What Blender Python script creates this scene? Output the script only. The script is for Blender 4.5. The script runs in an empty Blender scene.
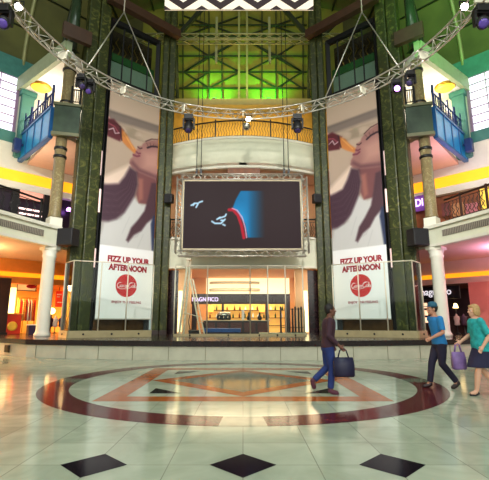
import bpy, bmesh, math, random
import numpy as np
from mathutils import Vector, Matrix
random.seed(7)
SC = bpy.context.scene
COL = SC.collection
PI = math.pi

# ------------------------------------------------------------------ camera, world, lights, exposure
TILT = math.radians(11.26)
cam_d = bpy.data.cameras.new('camera')
cam_d.sensor_fit = 'HORIZONTAL'
cam_d.sensor_width = 36.0
cam_d.lens = 36.0 * 412 / 489
cam_d.shift_x = 1.5 / 489
cam_d.clip_end = 300
cam = bpy.data.objects.new('camera', cam_d)
cam.location = (0, 0, 1.38)
cam.rotation_euler = (PI / 2 + TILT, 0, 0)
COL.objects.link(cam)
SC.camera = cam

world = bpy.data.worlds.new('world')
SC.world = world
world.use_nodes = True
world.node_tree.nodes['Background'].inputs[0].default_value = (0.80, 0.92, 0.84, 1)
world.node_tree.nodes['Background'].inputs[1].default_value = 0.4

def area_light(name, loc, target, sx, sy, power, col=(1, 1, 1)):
    d = bpy.data.lights.new(name, 'AREA')
    d.shape = 'RECTANGLE'; d.size = sx; d.size_y = sy; d.energy = power; d.color = col
    o = bpy.data.objects.new(name, d)
    o.location = loc
    o.rotation_euler = (Vector(target) - Vector(loc)).to_track_quat('-Z', 'Y').to_euler()
    COL.objects.link(o)
    return o

area_light('overhead_fill_area', (0, 3, 24.5), (0, 8, 0), 10, 8, 1500, (0.86, 1.0, 0.92))  # added overhead fill light, no roof opening is built for it
area_light('rear_fill_area', (0, -16, 14), (0, 20, 8), 40, 20, 5000, (1.0, 0.97, 0.90))  # added fill behind the camera to brighten the facades

def fill_spot(loc, target, power, size, col):
    l = bpy.data.lights.new('facade_fill_spot', 'SPOT'); l.energy = power; l.spot_size = size; l.spot_blend = 0.8; l.shadow_soft_size = 0.25; l.color = col
    o = bpy.data.objects.new('facade_fill_spot', l); COL.objects.link(o); o.location = loc
    o.rotation_euler = (Vector(target) - Vector(loc)).to_track_quat('-Z', 'Y').to_euler()
# added spots without lamp bodies, brightening banners and facade from ring truss height
for q in (-1, 1):
    fill_spot((q * 3.5, 4.7, 12.3), (q * 6.2, 22.5, 7.5), 8000, 0.85, (1.0, 0.97, 0.95))
    fill_spot((q * 2.0, 4.3, 12.3), (q * 11.0, 18.5, 6.0), 5000, 0.8, (1.0, 0.98, 0.9))
fill_spot((0, 4.1, 12.3), (0, 24, 9.0), 6000, 0.75, (1.0, 0.95, 0.85))

SC.view_settings.view_transform = 'Standard'
SC.view_settings.look = 'None'
SC.view_settings.gamma = 1
SC.view_settings.exposure = 0.2

def at(px, py, Y):
    v = (240 - py) / 412; u = (px - 243) / 412
    k = Y / (math.cos(TILT) - v * math.sin(TILT))
    return Vector((u * k, Y, 1.38 + k * (math.sin(TILT) + v * math.cos(TILT))))

# ------------------------------------------------------------------ materials
def lin(c):
    return tuple(((x / 255) / 12.92 if x / 255 <= 0.04045 else ((x / 255 + 0.055) / 1.055) ** 2.4) for x in c)

MATS = {}
def mat(name, rgb, rough=0.5, metal=0.0, var=0.08, scale=3.0, emit=None, estr=0.0, trans=0.0, bump=0.0, veins=None, spec=0.5):
    if name in MATS: return MATS[name]
    m = bpy.data.materials.new(name)
    m.use_nodes = True
    nt = m.node_tree; N = nt.nodes; L = nt.links
    b = N['Principled BSDF']
    b.inputs['Roughness'].default_value = rough
    b.inputs['Metallic'].default_value = metal
    b.inputs['Specular IOR Level'].default_value = spec
    if trans: b.inputs['Transmission Weight'].default_value = trans
    c = lin(rgb)
    tc = N.new('ShaderNodeTexCoord')
    no = N.new('ShaderNodeTexNoise'); no.inputs['Scale'].default_value = scale; no.inputs['Detail'].default_value = 5
    L.new(tc.outputs['Object'], no.inputs['Vector'])
    rp = N.new('ShaderNodeValToRGB')
    rp.color_ramp.elements[0].position = 0.3; rp.color_ramp.elements[1].position = 0.7
    rp.color_ramp.elements[0].color = (*[x * (1 - var) for x in c], 1)
    rp.color_ramp.elements[1].color = (*[min(1, x * (1 + var)) for x in c], 1)
    if veins:
        no.inputs['Distortion'].default_value = 2.5
        e = rp.color_ramp.elements.new(0.5); e.color = (*lin(veins), 1)
    L.new(no.outputs['Fac'], rp.inputs['Fac'])
    L.new(rp.outputs['Color'], b.inputs['Base Color'])
    if emit:
        b.inputs['Emission Color'].default_value = (*lin(emit), 1)
        b.inputs['Emission Strength'].default_value = estr
    if bump:
        bp = N.new('ShaderNodeBump'); bp.inputs['Strength'].default_value = bump
        L.new(no.outputs['Fac'], bp.inputs['Height']); L.new(bp.outputs['Normal'], b.inputs['Normal'])
    MATS[name] = m
    return m

def picture_mat(name, rough=0.6, estr=0.0):
    m = bpy.data.materials.new(name); m.use_nodes = True
    nt = m.node_tree; b = nt.nodes['Principled BSDF']
    a = nt.nodes.new('ShaderNodeVertexColor'); a.layer_name = 'print'
    b.inputs['Roughness'].default_value = rough
    if estr:
        b.inputs['Base Color'].default_value = (0.01, 0.01, 0.01, 1); b.inputs['Specular IOR Level'].default_value = 0.05
        nt.links.new(a.outputs['Color'], b.inputs['Emission Color'])
        b.inputs['Emission Strength'].default_value = estr
    else:
        nt.links.new(a.outputs['Color'], b.inputs['Base Color'])
    return m

def glass_mat():
    m = bpy.data.materials.new('clear glass'); m.use_nodes = True
    nt = m.node_tree; N = nt.nodes; L = nt.links
    for n in list(N): N.remove(n)
    out = N.new('ShaderNodeOutputMaterial'); mix = N.new('ShaderNodeMixShader')
    tr = N.new('ShaderNodeBsdfTransparent'); gl = N.new('ShaderNodeBsdfGlossy'); fr = N.new('ShaderNodeFresnel')
    tr.inputs[0].default_value = (0.93, 0.97, 0.95, 1); gl.inputs['Roughness'].default_value = 0.03
    fr.inputs[0].default_value = 1.22
    L.new(fr.outputs[0], mix.inputs[0]); L.new(tr.outputs[0], mix.inputs[1]); L.new(gl.outputs[0], mix.inputs[2])
    L.new(mix.outputs[0], out.inputs[0])
    return m

def floor_mat():
    m = bpy.data.materials.new('pale polished marble tiles'); m.use_nodes = True
    nt = m.node_tree; N = nt.nodes; L = nt.links; b = N['Principled BSDF']
    tc = N.new('ShaderNodeTexCoord')
    sep = N.new('ShaderNodeSeparateXYZ'); L.new(tc.outputs['Object'], sep.inputs[0])
    def M(op, a, bb=None):
        n = N.new('ShaderNodeMath'); n.operation = op
        for i, q in enumerate((a, bb)):
            if q is None: continue
            if isinstance(q, (int, float)): n.inputs[i].default_value = q
            else: L.new(q, n.inputs[i])
        return n.outputs[0]
    def grid(o, off, step):
        t = M('DIVIDE', M('SUBTRACT', o, off), step)
        fr = M('ABSOLUTE', M('SUBTRACT', t, M('ROUND', t)))
        return M('LESS_THAN', fr, 0.007)
    g = M('MAXIMUM', grid(sep.outputs[0], 0.0, 0.735), grid(sep.outputs[1], 4.41, 0.75))
    n1 = N.new('ShaderNodeTexNoise'); n1.inputs['Scale'].default_value = 1.3; n1.inputs['Detail'].default_value = 8; n1.inputs['Distortion'].default_value = 1.5
    L.new(tc.outputs['Object'], n1.inputs['Vector'])
    # one shade per slab
    cx = M('FLOOR', M('DIVIDE', sep.outputs[0], 0.735)); cy = M('FLOOR', M('DIVIDE', M('SUBTRACT', sep.outputs[1], 4.41), 0.75))
    cb = N.new('ShaderNodeCombineXYZ'); L.new(cx, cb.inputs[0]); L.new(cy, cb.inputs[1])
    wn = N.new('ShaderNodeTexWhiteNoise'); wn.noise_dimensions = '2D'; L.new(cb.outputs[0], wn.inputs['Vector'])
    f = M('ADD', M('MULTIPLY', n1.outputs['Fac'], 0.8), M('MULTIPLY', wn.outputs['Value'], 0.2))
    rp = N.new('ShaderNodeValToRGB'); L.new(f, rp.inputs[0])
    rp.color_ramp.elements[0].position = 0.3; rp.color_ramp.elements[1].position = 0.75
    rp.color_ramp.elements[0].color = (*lin((158, 170, 148)), 1); rp.color_ramp.elements[1].color = (*lin((196, 206, 184)), 1)
    mx = N.new('ShaderNodeMix'); mx.data_type = 'RGBA'
    L.new(g, mx.inputs['Factor']); L.new(rp.outputs[0], mx.inputs['A']); mx.inputs['B'].default_value = (*lin((142, 148, 132)), 1)
    L.new(mx.outputs['Result'], b.inputs['Base Color'])
    b.inputs['Roughness'].default_value = 0.12; b.inputs['Specular IOR Level'].default_value = 0.15
    return m

STEEL = mat('aluminium', (205, 200, 188), 0.35, 0.7, 0.05)
CHROME = mat('brushed steel', (190, 186, 175), 0.25, 0.9, 0.04)
BLACK = mat('black painted metal', (22, 21, 22), 0.45, 0.2, 0.1)
BLACKP = mat('black plastic', (18, 17, 20), 0.5, 0.0, 0.1)
CREAM = mat('cream plaster', (226, 222, 205), 0.75, 0, 0.03)
CREAMG = mat('cream painted fascia', (222, 222, 198), 0.6, 0, 0.03)
PINK = mat('pink beige plaster', (226, 190, 168), 0.8, 0, 0.03)
WHITE = mat('white plaster', (235, 235, 228), 0.8, 0, 0.02)
MARBLE_G = mat('green brown marble', (80, 80, 38), 0.42, 0, 0.5, 2.2, veins=(44, 52, 24), spec=0.3)
MARBLE_GOLD = mat('golden beige marble', (150, 142, 104), 0.3, 0, 0.25, 3.0, veins=(132, 112, 78))
MARBLE_DG = mat('dark green marble', (46, 62, 44), 0.25, 0, 0.3, 2.0)
RISER = mat('cream marble cladding', (198, 194, 174), 0.3, 0, 0.1, 2.0)
DKGRAN = mat('dark brown granite', (38, 24, 24), 0.18, 0, 0.3, 8.0)
MAROON = mat('maroon inlay marble', (92, 38, 42), 0.12, 0, 0.22, 5.0, spec=0.03)
ORANGE_IN = mat('orange brown inlay marble', (172, 90, 32), 0.12, 0, 0.18, 5.0, spec=0.05)
GREYG = mat('grey green inlay marble', (104, 114, 98), 0.12, 0, 0.2, 4.0, spec=0.12)
BLACKIN = mat('black inlay marble', (20, 12, 26), 0.12, 0, 0.2, 5.0, spec=0.03)
TAN = mat('tan stone kerb', (176, 160, 118), 0.4, 0, 0.1)
GLASS = glass_mat()
OLIVE = mat('olive roof lining', (84, 84, 40), 0.8, 0, 0.3, 0.5)
OLIVE_Y = mat('yellow olive louvre panels', (122, 120, 40), 0.6, 0, 0.2, 1.0)
DKSTEEL = mat('dark green steel', (44, 52, 34), 0.5, 0.3, 0.15)
LTSTEEL = mat('olive grey steel', (150, 150, 104), 0.5, 0.3, 0.1)
BROWN = mat('brown painted beam', (66, 42, 28), 0.5, 0, 0.15)
DKBROWN = mat('dark brown wood', (44, 20, 14), 0.4, 0, 0.2, 6)
BLUEP = mat('blue lit balcony panel', (30, 140, 200), 0.35, 0, 0.12)  # colour holds the panel's own blue and the blue light on it
NAVYST = mat('navy painted steel', (26, 48, 104), 0.4, 0.1, 0.1)
TEAL = mat('teal painted plaster', (60, 120, 112), 0.6, 0, 0.12)
PEACH = mat('peach plaster', (236, 180, 130), 0.7, 0, 0.05)
ORPL = mat('orange plaster', (232, 150, 62), 0.7, 0, 0.08)
SALMON = mat('salmon painted wall', (214, 128, 112), 0.7, 0, 0.04)
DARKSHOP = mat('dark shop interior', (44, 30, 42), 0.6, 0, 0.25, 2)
COVE = mat('yellow cove lighting', (255, 176, 30), 0.5, 0, 0.02, emit=(255, 168, 24), estr=0.95)
WARMLAMP = mat('warm lamp glow', (255, 236, 190), 0.5, 0, 0.02, emit=(255, 214, 140), estr=6)
COOLLAMP = mat('white lamp glow', (255, 255, 255), 0.5, 0, 0.02, emit=(255, 248, 232), estr=30)
PURPLELAMP = mat('violet lamp glow', (220, 160, 255), 0.5, 0, 0.02, emit=(190, 120, 255), estr=9)
GREENLAMP = mat('green lamp glow', (80, 255, 80), 0.5, 0, 0.02, emit=(40, 255, 40), estr=12)
SIGNLIT = mat('lit lilac sign letters', (240, 225, 255), 0.5, 0, 0.01, emit=(226, 196, 255), estr=1.3)
SIGNWHITE = mat('lit white sign letters', (250, 250, 250), 0.5, 0, 0.01, emit=(250, 246, 255), estr=0.7)
TUBELIT = mat('pale tube light', (255, 225, 225), 0.5, 0, 0.01, emit=(255, 214, 208), estr=1.6)
WINLIT = mat('daylit frosted window', (240, 244, 255), 0.4, 0, 0.02, 1.0, emit=(240, 244, 255), estr=1.25)
RED = mat('red print', (200, 14, 22), 0.5, 0, 0.03)
REDTXT = mat('red lettering', (160, 22, 40), 0.5, 0, 0.02)
WHITEP = mat('white print', (245, 243, 240), 0.6, 0, 0.01)
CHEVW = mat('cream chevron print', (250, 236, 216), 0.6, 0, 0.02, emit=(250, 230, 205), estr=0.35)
CHEVD = mat('maroon chevron print', (44, 12, 20), 0.6, 0, 0.05)

# ------------------------------------------------------------------ mesh building
class MB:
    def __init__(s, sx=1):
        s.bm = bmesh.new(); s.sx = sx; s.mi = 0; s.smooth = False
    def _f(s, vs):
        try:
            f = s.bm.faces.new(vs); f.material_index = s.mi; f.smooth = s.smooth
            return f
        except ValueError:
            return None
    def v(s, p): return s.bm.verts.new(Vector(p))
    def poly(s, pts): return s._f([s.v(p) for p in pts])
    def prism(s, pts, z0, z1):
        lo = [s.v((p[0], p[1], z0)) for p in pts]; hi = [s.v((p[0], p[1], z1)) for p in pts]
        n = len(pts)
        s._f(lo[::-1]); s._f(hi)
        for i in range(n): s._f([lo[i], lo[(i + 1) % n], hi[(i + 1) % n], hi[i]])
        return s
    def box(s, c, d, rz=0.0, rot=None, bevel=0.0):
        R = rot if rot is not None else Matrix.Rotation(rz, 3, 'Z')
        c = Vector(c); vs = []
        for ix, iy, iz in ((-1,-1,-1),(1,-1,-1),(1,1,-1),(-1,1,-1),(-1,-1,1),(1,-1,1),(1,1,1),(-1,1,1)):
            vs.append(s.v(c + R @ Vector((ix * d[0] / 2, iy * d[1] / 2, iz * d[2] / 2))))
        fs = [s._f([vs[i] for i in q]) for q in ((3,2,1,0),(4,5,6,7),(0,1,5,4),(1,2,6,5),(2,3,7,6),(3,0,4,7))]
        if bevel:
            es = list({e for f in fs if f for e in f.edges})
            bmesh.ops.bevel(s.bm, geom=es, offset=bevel, segments=2, affect='EDGES', profile=0.5)
        return s
    def wall(s, p0, p1, z0, z1, t=0.2, off=0.0):
        p0 = Vector((p0[0], p0[1], 0)); p1 = Vector((p1[0], p1[1], 0)); d = p1 - p0; n = Vector((-d.y, d.x, 0)).normalized()
        c = (p0 + p1) / 2 + n * off
        return s.box((c.x, c.y, (z0 + z1) / 2), (d.length, t, z1 - z0), math.atan2(d.y, d.x))
    def bar(s, p0, p1, w, h=None):
        p0 = Vector(p0); p1 = Vector(p1); h = h or w; d = p1 - p0
        if d.length < 1e-5: return s
        R = d.to_track_quat('X', 'Z').to_matrix()
        return s.box((p0 + p1) / 2, (d.length, w, h), rot=R)
    def tube(s, pts, r, n=8, closed=False, cap=True):
        pts = [Vector(p) for p in pts]; m = len(pts)
        rr = r if isinstance(r, (list, tuple)) else [r] * m
        rings = []; up = None
        for i, p in enumerate(pts):
            a = pts[(i - 1) % m] if (closed or i > 0) else p
            b = pts[(i + 1) % m] if (closed or i < m - 1) else p
            t = (b - a).normalized()
            if up is None or abs(up.dot(t)) > 0.95:
                up = Vector((0, 0, 1)) if abs(t.z) < 0.9 else Vector((1, 0, 0))
            x = t.cross(up).normalized(); y = x.cross(t).normalized(); up = y
            rings.append([s.v(p + (x * math.cos(2 * PI * k / n) + y * math.sin(2 * PI * k / n)) * rr[i]) for k in range(n)])
        sm = s.smooth; s.smooth = True
        for i in range(m if closed else m - 1):
            A = rings[i]; B = rings[(i + 1) % m]
            for k in range(n): s._f([A[k], A[(k + 1) % n], B[(k + 1) % n], B[k]])
        s.smooth = sm
        if cap and not closed: s._f(rings[0][::-1]); s._f(rings[-1])
        return s
    def lathe(s, prof, c=(0, 0, 0), n=20, axis=None):
        c = Vector(c); R = axis.to_track_quat('Z', 'Y').to_matrix() if axis is not None else Matrix.Identity(3)
        rings = [[s.v(c + R @ Vector((r * math.cos(2 * PI * k / n), r * math.sin(2 * PI * k / n), z))) for k in range(n)] for r, z in prof]
        sm = s.smooth; s.smooth = True
        for A, B in zip(rings, rings[1:]):
            for k in range(n): s._f([A[k], A[(k + 1) % n], B[(k + 1) % n], B[k]])
        s.smooth = sm
        s._f(rings[0][::-1]); s._f(rings[-1])
        return s
    def loft(s, rings, cap=True):
        R = [[s.v(p) for p in r] for r in rings]; n = len(R[0])
        sm = s.smooth; s.smooth = True
        for A, B in zip(R, R[1:]):
            for k in range(n): s._f([A[k], A[(k + 1) % n], B[(k + 1) % n], B[k]])
        s.smooth = sm
        if cap: s._f(R[0][::-1]); s._f(R[-1])
        return s
    def ball(s, c, r, seg=12, rings=8, rot=None):
        c = Vector(c); r = tuple(r) if isinstance(r, (tuple, list, Vector)) else (r, r, r)
        R = rot or Matrix.Identity(3); rs = []
        for i in range(1, rings):
            a = PI * i / rings
            rs.append([s.v(c + R @ Vector((r[0] * math.sin(a) * math.cos(2 * PI * k / seg), r[1] * math.sin(a) * math.sin(2 * PI * k / seg), r[2] * math.cos(a)))) for k in range(seg)])
        t = s.v(c + R @ Vector((0, 0, r[2]))); b = s.v(c + R @ Vector((0, 0, -r[2])))
        sm = s.smooth; s.smooth = True
        for A, B in zip(rs, rs[1:]):
            for k in range(seg): s._f([A[k], B[k], B[(k + 1) % seg], A[(k + 1) % seg]])
        for k in range(seg):
            s._f([t, rs[0][k], rs[0][(k + 1) % seg]]); s._f([b, rs[-1][(k + 1) % seg], rs[-1][k]])
        s.smooth = sm
        return s
    def mesh(s, me):
        s.bm.from_mesh(me); return s

def wloc(o):
    p = Vector((0, 0, 0))
    while o is not None:
        p += o.location; o = o.parent
    return p

def obj(name, mb, m, parent=None, recalc=True):
    bm = mb.bm
    if mb.sx < 0:
        for v in bm.verts: v.co.x = -v.co.x
    if recalc: bmesh.ops.recalc_face_normals(bm, faces=bm.faces[:])
    elif mb.sx < 0: bmesh.ops.reverse_faces(bm, faces=bm.faces[:])
    if parent is not None:
        w = wloc(parent)
        for v in bm.verts: v.co -= w
    me = bpy.data.meshes.new(name); bm.to_mesh(me); bm.free()
    for x in (m if isinstance(m, (list, tuple)) else [m]): me.materials.append(x)
    o = bpy.data.objects.new(name, me); COL.objects.link(o)
    if parent is not None: o.parent = parent
    return o

def thing(name, label, cat, loc=(0, 0, 0), group=None):
    o = bpy.data.objects.new(name, None); o.empty_display_size = 0.2
    COL.objects.link(o); o.location = loc
    o['label'] = label; o['category'] = cat; o['kind'] = 'thing'
    if group: o['group'] = group
    return o

def tag(o, label, cat, group=None):
    o['label'] = label; o['category'] = cat; o['kind'] = 'thing'
    if group: o['group'] = group
    return o

def struct(name, mb, m, parent=None, recalc=True):
    o = obj(name, mb, m, parent, recalc)
    if parent is None: o['kind'] = 'structure'
    return o

def dup(root, loc, label=None):
    r = root.copy(); COL.objects.link(r); r.location = loc
    if label: r['label'] = label
    for ch in list(root.children):
        c = ch.copy(); COL.objects.link(c); c.parent = r
        for g in list(ch.children):
            d = g.copy(); COL.objects.link(d); d.parent = c
    return r

def text_mb(txt, size, origin, xdir, zdir, extrude=0.01, width=None, shear=0.0, spacing=1.0, bold=0.0):
    """text set centred on origin in the plane of xdir and zdir"""
    cu = bpy.data.curves.new('t', 'FONT'); cu.body = txt; cu.size = size; cu.align_x = 'CENTER'; cu.align_y = 'CENTER'
    cu.extrude = extrude; cu.shear = shear; cu.space_character = spacing; cu.offset = bold; cu.resolution_u = 4
    o = bpy.data.objects.new('t', cu); COL.objects.link(o)
    bpy.context.view_layer.update()
    me = bpy.data.meshes.new_from_object(o.evaluated_get(bpy.context.evaluated_depsgraph_get()))
    bpy.data.objects.remove(o); bpy.data.curves.remove(cu)
    X = Vector(xdir).normalized(); Z = Vector(zdir).normalized(); Nn = X.cross(Z)
    xs = [v.co.x for v in me.vertices]; k = 1.0
    if width and xs: k = width / (max(xs) - min(xs))
    mb = MB()
    mb.bm.from_mesh(me); bpy.data.meshes.remove(me)
    for v in mb.bm.verts:
        c = v.co.copy(); v.co = Vector(origin) + X * c.x * k + Z * c.y + Nn * c.z
    return mb

def side(sx): return 'left' if sx < 0 else 'right'

# ------------------------------------------------------------------ floor with inlaid medallion
mb = MB()
mb.poly([(-45, -12, 0), (45, -12, 0), (45, 40, 0), (-45, 40, 0)])
CYF = 10.4
def ring_seg(r0, r1, a0, a1, z, mi, n=24):
    mb.mi = mi
    for i in range(n):
        a = a0 + (a1 - a0) * i / n; b = a0 + (a1 - a0) * (i + 1) / n
        mb.poly([(r0 * math.cos(a), CYF + r0 * math.sin(a), z), (r1 * math.cos(a), CYF + r1 * math.sin(a), z),
                 (r1 * math.cos(b), CYF + r1 * math.sin(b), z), (r0 * math.cos(b), CYF + r0 * math.sin(b), z)])
hw = 0.075
for q in range(4):
    a = PI / 2 * q - PI / 2
    ring_seg(3.88, 4.48, a - hw, a + hw, 0.002, 3, 4)
    ring_seg(3.88, 4.48, a + hw, a + PI / 2 - hw, 0.002, 1, 28)
def flat(pts, z, mi):
    mb.mi = mi; mb.poly([(x, CYF + y, z) for x, y in pts])
S0, S1 = 2.68, 2.2
for q in range(4):
    R = Matrix.Rotation(PI / 2 * q, 2)
    r = lambda p: tuple(R @ Vector(p))
    flat([r((-S0, -S0)), r((S0, -S0)), r((S1, -S1)), r((-S1, -S1))], 0.002, 2)
    # diamond border and corner triangles
    flat([r((0, -S1)), r((S1, 0)), r((S1 - 0.5, 0)), r((0, -S1 + 0.5))], 0.003, 2)
    flat([r((S1 - 0.35, -S1 + 0.35)), r((S1 - 0.35, -S1 + 1.0)), r((S1 - 1.0, -S1 + 0.35))], 0.003, 4)
flat([(0, -1.7), (1.7, 0), (0, 1.7), (-1.7, 0)], 0.003, 3)
for k in range(-4, 5):
    for row in (0, -2):
        x = k * 1.47; y = 4.41 + row * 1.5
        mb.mi = 4
        mb.poly([(x - 0.33, y, 0.002), (x, y - 0.345, 0.002), (x + 0.33, y, 0.002), (x, y + 0.345, 0.002)])
fl = struct('floor', mb, [floor_mat(), MAROON, ORANGE_IN, GREYG, BLACKIN], recalc=False)

# raised terrace round the sunken court
arc = [(x, 15.42 + 0.0203 * x * x) for x in np.linspace(-8.7, 8.7, 25)]
ter = arc + [(11.4, 18.6), (16, 19.2), (40, 19.2), (40, 39.5), (-40, 39.5), (-40, 24), (-15.0, 21.8), (-11.5, 19.2)]
def inset(pts, d):
    return [(x * (1 - d / 14), y + d if y < 30 else y) for x, y in pts]
mb = MB(); mb.prism(inset(ter, 0.06), 0.003, 0.5); 
struct('floor_terrace_riser', mb, RISER)
mb = MB(); mb.prism(ter, 0.5, 0.7)
struct('floor_terrace', mb, DKGRAN)
# joints of the riser cladding
mb = MB()
for x in np.linspace(-8.2, 8.2, 13):
    y = 15.42 + 0.0203 * x * x
    mb.box((x, y + 0.055, 0.25), (0.018, 0.02, 0.5))
struct('trim_1', mb, mat('cladding joint', (140, 134, 112), 0.6))
# black vent set in the riser
v = thing('step_vent', 'black square vent set in the marble riser at the terrace corner', 'vent', (-9.9, 17.84, 0.12))
d = Vector((-11.5 + 8.7, 19.2 - 16.95)).normalized(); rz = math.atan2(d.y, d.x)
mb = MB(); mb.box((-9.9, 17.85, 0.28), (0.42, 0.05, 0.3), rz); obj('vent_frame', mb, BLACK, v)
mb = MB()
for k in range(5): mb.box((-9.9 - 0.02, 17.82, 0.18 + 0.05 * k), (0.36, 0.05, 0.018), rz)
obj('louvre', mb, BLACKP, v)

# ------------------------------------------------------------------ building shell
def sym(pts): return pts + [(-x, y) for x, y in pts[::-1]]
WA, WB = (-21.0, 16.35), (-7.9, 29.45)       # oblique side wall line
# upper floor slab (second level)
left2 = [(-24, 9), (-13.3, 9), (-9.45, 19.8), (-9.2, 20.3), (-8.75, 21.6), (-5.6, 24.6)]
slab2 = [(-24, 34)] + left2 + [(-x, y) for x, y in left2[::-1]] + [(24, 34)]
mb = MB(); mb.prism(slab2, 5.05, 6.05); struct('floor_upper_slab', mb, CREAMG)
mb = MB()
for sx in (-1, 1):
    for z0, z1, t in ((5.0, 5.14, 0.24), (5.92, 6.08, 0.24)):
        for a, b in zip(left2[1:3], left2[2:4]):
            mb.wall((a[0] * -sx, a[1]), (b[0] * -sx, b[1]), z0, z1, t)
struct('trim_2', mb, CREAM)
# pink soffit under it
mb = MB(); mb.prism([(x * 1.02, y + 0.05) for x, y in slab2], 5.02, 5.05); struct('ceiling_lower', mb, PINK)
# centre fascia of the second level
mb = MB(); mb.wall((-5.4, 24.55), (5.4, 24.55), 4.5, 6.35, 0.3); struct('wall_centre_fascia', mb, CREAMG)
mb = MB(); mb.wall((-4.3, 24.37), (4.3, 24.37), 4.5, 4.62, 0.3); mb.wall((-4.3, 24.37), (4.3, 24.37), 6.25, 6.38, 0.3); struct('trim_3', mb, CREAM)

# third level: slab, curved parapet
def arc3(n=24, off=0.0):
    return [(x, 24.2 + 0.058 * x * x + off) for x in np.linspace(-5.3, 5.3, n)]
left3 = [(-13.6, 23.75), (-9.85, 20.0), (-9.2, 20.5), (-8.7, 21.9), (-5.7, 25.0)]
slab3 = [(-8.0, 31)] + [(-13.4, 24.1)] + left3[1:] + arc3() + [(-x, y) for x, y in left3[1:][::-1]] + [(13.4, 24.1), (8.0, 31)]
mb = MB(); mb.prism(slab3, 10.88, 11.12); struct('floor_top_slab', mb, PINK)
def arc_wall(mb, z0, z1, o0, o1):
    A = arc3(off=o0); B = arc3(off=o1)
    mb.loft([[(a[0], a[1], z0), (b[0], b[1], z0), (b[0], b[1], z1), (a[0], a[1], z1)] for a, b in zip(A, B)])
mb = MB(); arc_wall(mb, 10.85, 12.75, 0, 0.25); struct('wall_parapet_curved', mb, CREAMG)
mb = MB(); arc_wall(mb, 12.72, 12.86, -0.1, 0.35); arc_wall(mb, 10.78, 10.92, -0.08, 0.3); struct('trim_4', mb, CREAM)

# oblique side walls, left and right, mirrored
def on_wall(t, off=0.0):                      # t metres along from WA
    d = Vector((WB[0] - WA[0], WB[1] - WA[1])).normalized(); n = Vector((d.y, -d.x))
    p = Vector(WA) + d * t + n * off
    return (p.x, p.y)
WL = (Vector(WB) - Vector(WA)).length
for sx in (-1, 1):
    S = side(sx)
    k = -sx
    mb = MB(k); mb.wall(WA, WB, 3.62, 3.97, 0.3); mb.wall(WA, WB, 4.25, 5.03, 0.3, 0.2); struct('wall_%s_lower' % S, mb, ORPL if sx < 0 else PINK)
    mb = MB(k); mb.wall(WA, WB, 3.97, 4.24, 0.12); struct('trim_cove_%s_lower' % S, mb, COVE)
    mb = MB(k); mb.wall(WA, WB, 9.2, 9.62, 0.4); struct('wall_%s_middle' % S, mb, CREAM)
    mb = MB(k); mb.wall(WA, WB, 9.62, 10.35, 0.12); struct('trim_cove_%s_middle' % S, mb, COVE)
    mb = MB(k); mb.wall(WA, WB, 10.35, 12.0, 0.2); mb.wall(on_wall(10.0), WB, 12.0, 16.3, 0.2)
    struct('wall_%s_upper' % S, mb, CREAM)
    mb = MB(k); mb.wall(WA, WB, 16.9, 17.6, 0.2); struct('trim_eaves_%s' % S, mb, TEAL)
    # curved roof facet above the oblique wall, with ribs
    def fac(t, a, dz=0.0):
        x, y = on_wall(t, 11 * (1 - math.cos(a))); return Vector((x, y, 17.5 + 10.4 * math.sin(a) - dz))
    AN = np.linspace(0, PI / 2, 15)
    mb = MB(k); mb.loft([[fac(-4, a), fac(13.5, a)] for a in AN], cap=False); struct('ceiling_facet_%s' % S, mb, OLIVE)
    for i in range(8):
        mb = MB(k); mb.tube([fac(-3.2 + i * 2.2, a, .22) for a in AN], 0.12, 8)
        struct('ceiling_rib_%s' % S, mb, DKSTEEL if i % 2 else LTSTEEL)
    for a in AN[2:12:2]:
        mb = MB(k); mb.tube([fac(-3.6, a, .1), fac(13.3, a, .1)], 0.06, 6)
        struct('ceiling_purlin_%s' % S, mb, DKSTEEL)
    mb = MB(k); mb.wall(WA, on_wall(10.0), 12.0, 12.7, 0.26); mb.wall(WA, WB, 16.3, 16.9, 0.26); struct('trim_sill_%s' % S, mb, TEAL)
    # big gridded window
    w = MB(k); w.wall(WA, on_wall(9.85), 12.7, 16.3, 0.05, 0.05)
    wo = struct('window_%d' % (1 if sx < 0 else 2), w, WINLIT)
    mb = MB(k)
    for i in range(10): 
        p = on_wall(1.2 + i * 0.96, 0.05); mb.box((p[0], p[1], 14.5), (0.05, 0.07, 3.6), PI / 4)
    for z in np.linspace(12.7, 16.3, 8): mb.wall(on_wall(0, 0.05), on_wall(9.85, 0.05), z - 0.025, z + 0.025, 0.07)
    mb.wall(on_wall(9.8, 0.06), on_wall(9.95, 0.06), 12.7, 16.3, 0.14)
    f = obj('window_frame', mb, mat('violet grey mullions', (150, 120, 150), 0.5), wo)
    # pilaster between window and gallery
    mb = MB(k); p = on_wall(10.4, 0.25); mb.box((p[0], p[1], 13.3), (0.7, 0.5, 4.4), PI / 4); mb.box((p[0], p[1], 15.3), (0.9, 0.7, 0.3), PI / 4); mb.box((p[0], p[1], 11.3), (0.85, 0.65, 0.3), PI / 4)
    struct('wall_%s_pilaster' % S, mb, TEAL)
    # far side closure
    mb = MB(k); mb.wall((-23.8, 5), (-20.8, 16.5), 0, 26, 0.3); struct('wall_%s_side' % S, mb, PINK)
    # fourth level slab: white soffit and edge beam
    mb = MB(k); mb.prism([(-13.95, 23.35), (-9.6, 19.95), (-9.35, 20.2), (-9.3, 21.2), (-8.9, 22.6), (-6.2, 27), (-9.2, 28.0)], 15.55, 15.95); struct('ceiling_gallery_%s' % S, mb, WHITE)
    mb = MB(k); mb.wall((-14.0, 23.35), (-9.55, 19.85), 15.45, 16.35, 0.25); mb.wall((-9.58, 19.85), (-9.38, 20.05), 15.45, 16.35, 0.2); struct('trim_gallery_%s' % S, mb, mat('sage painted beam', (150, 160, 128), 0.6))
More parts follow.
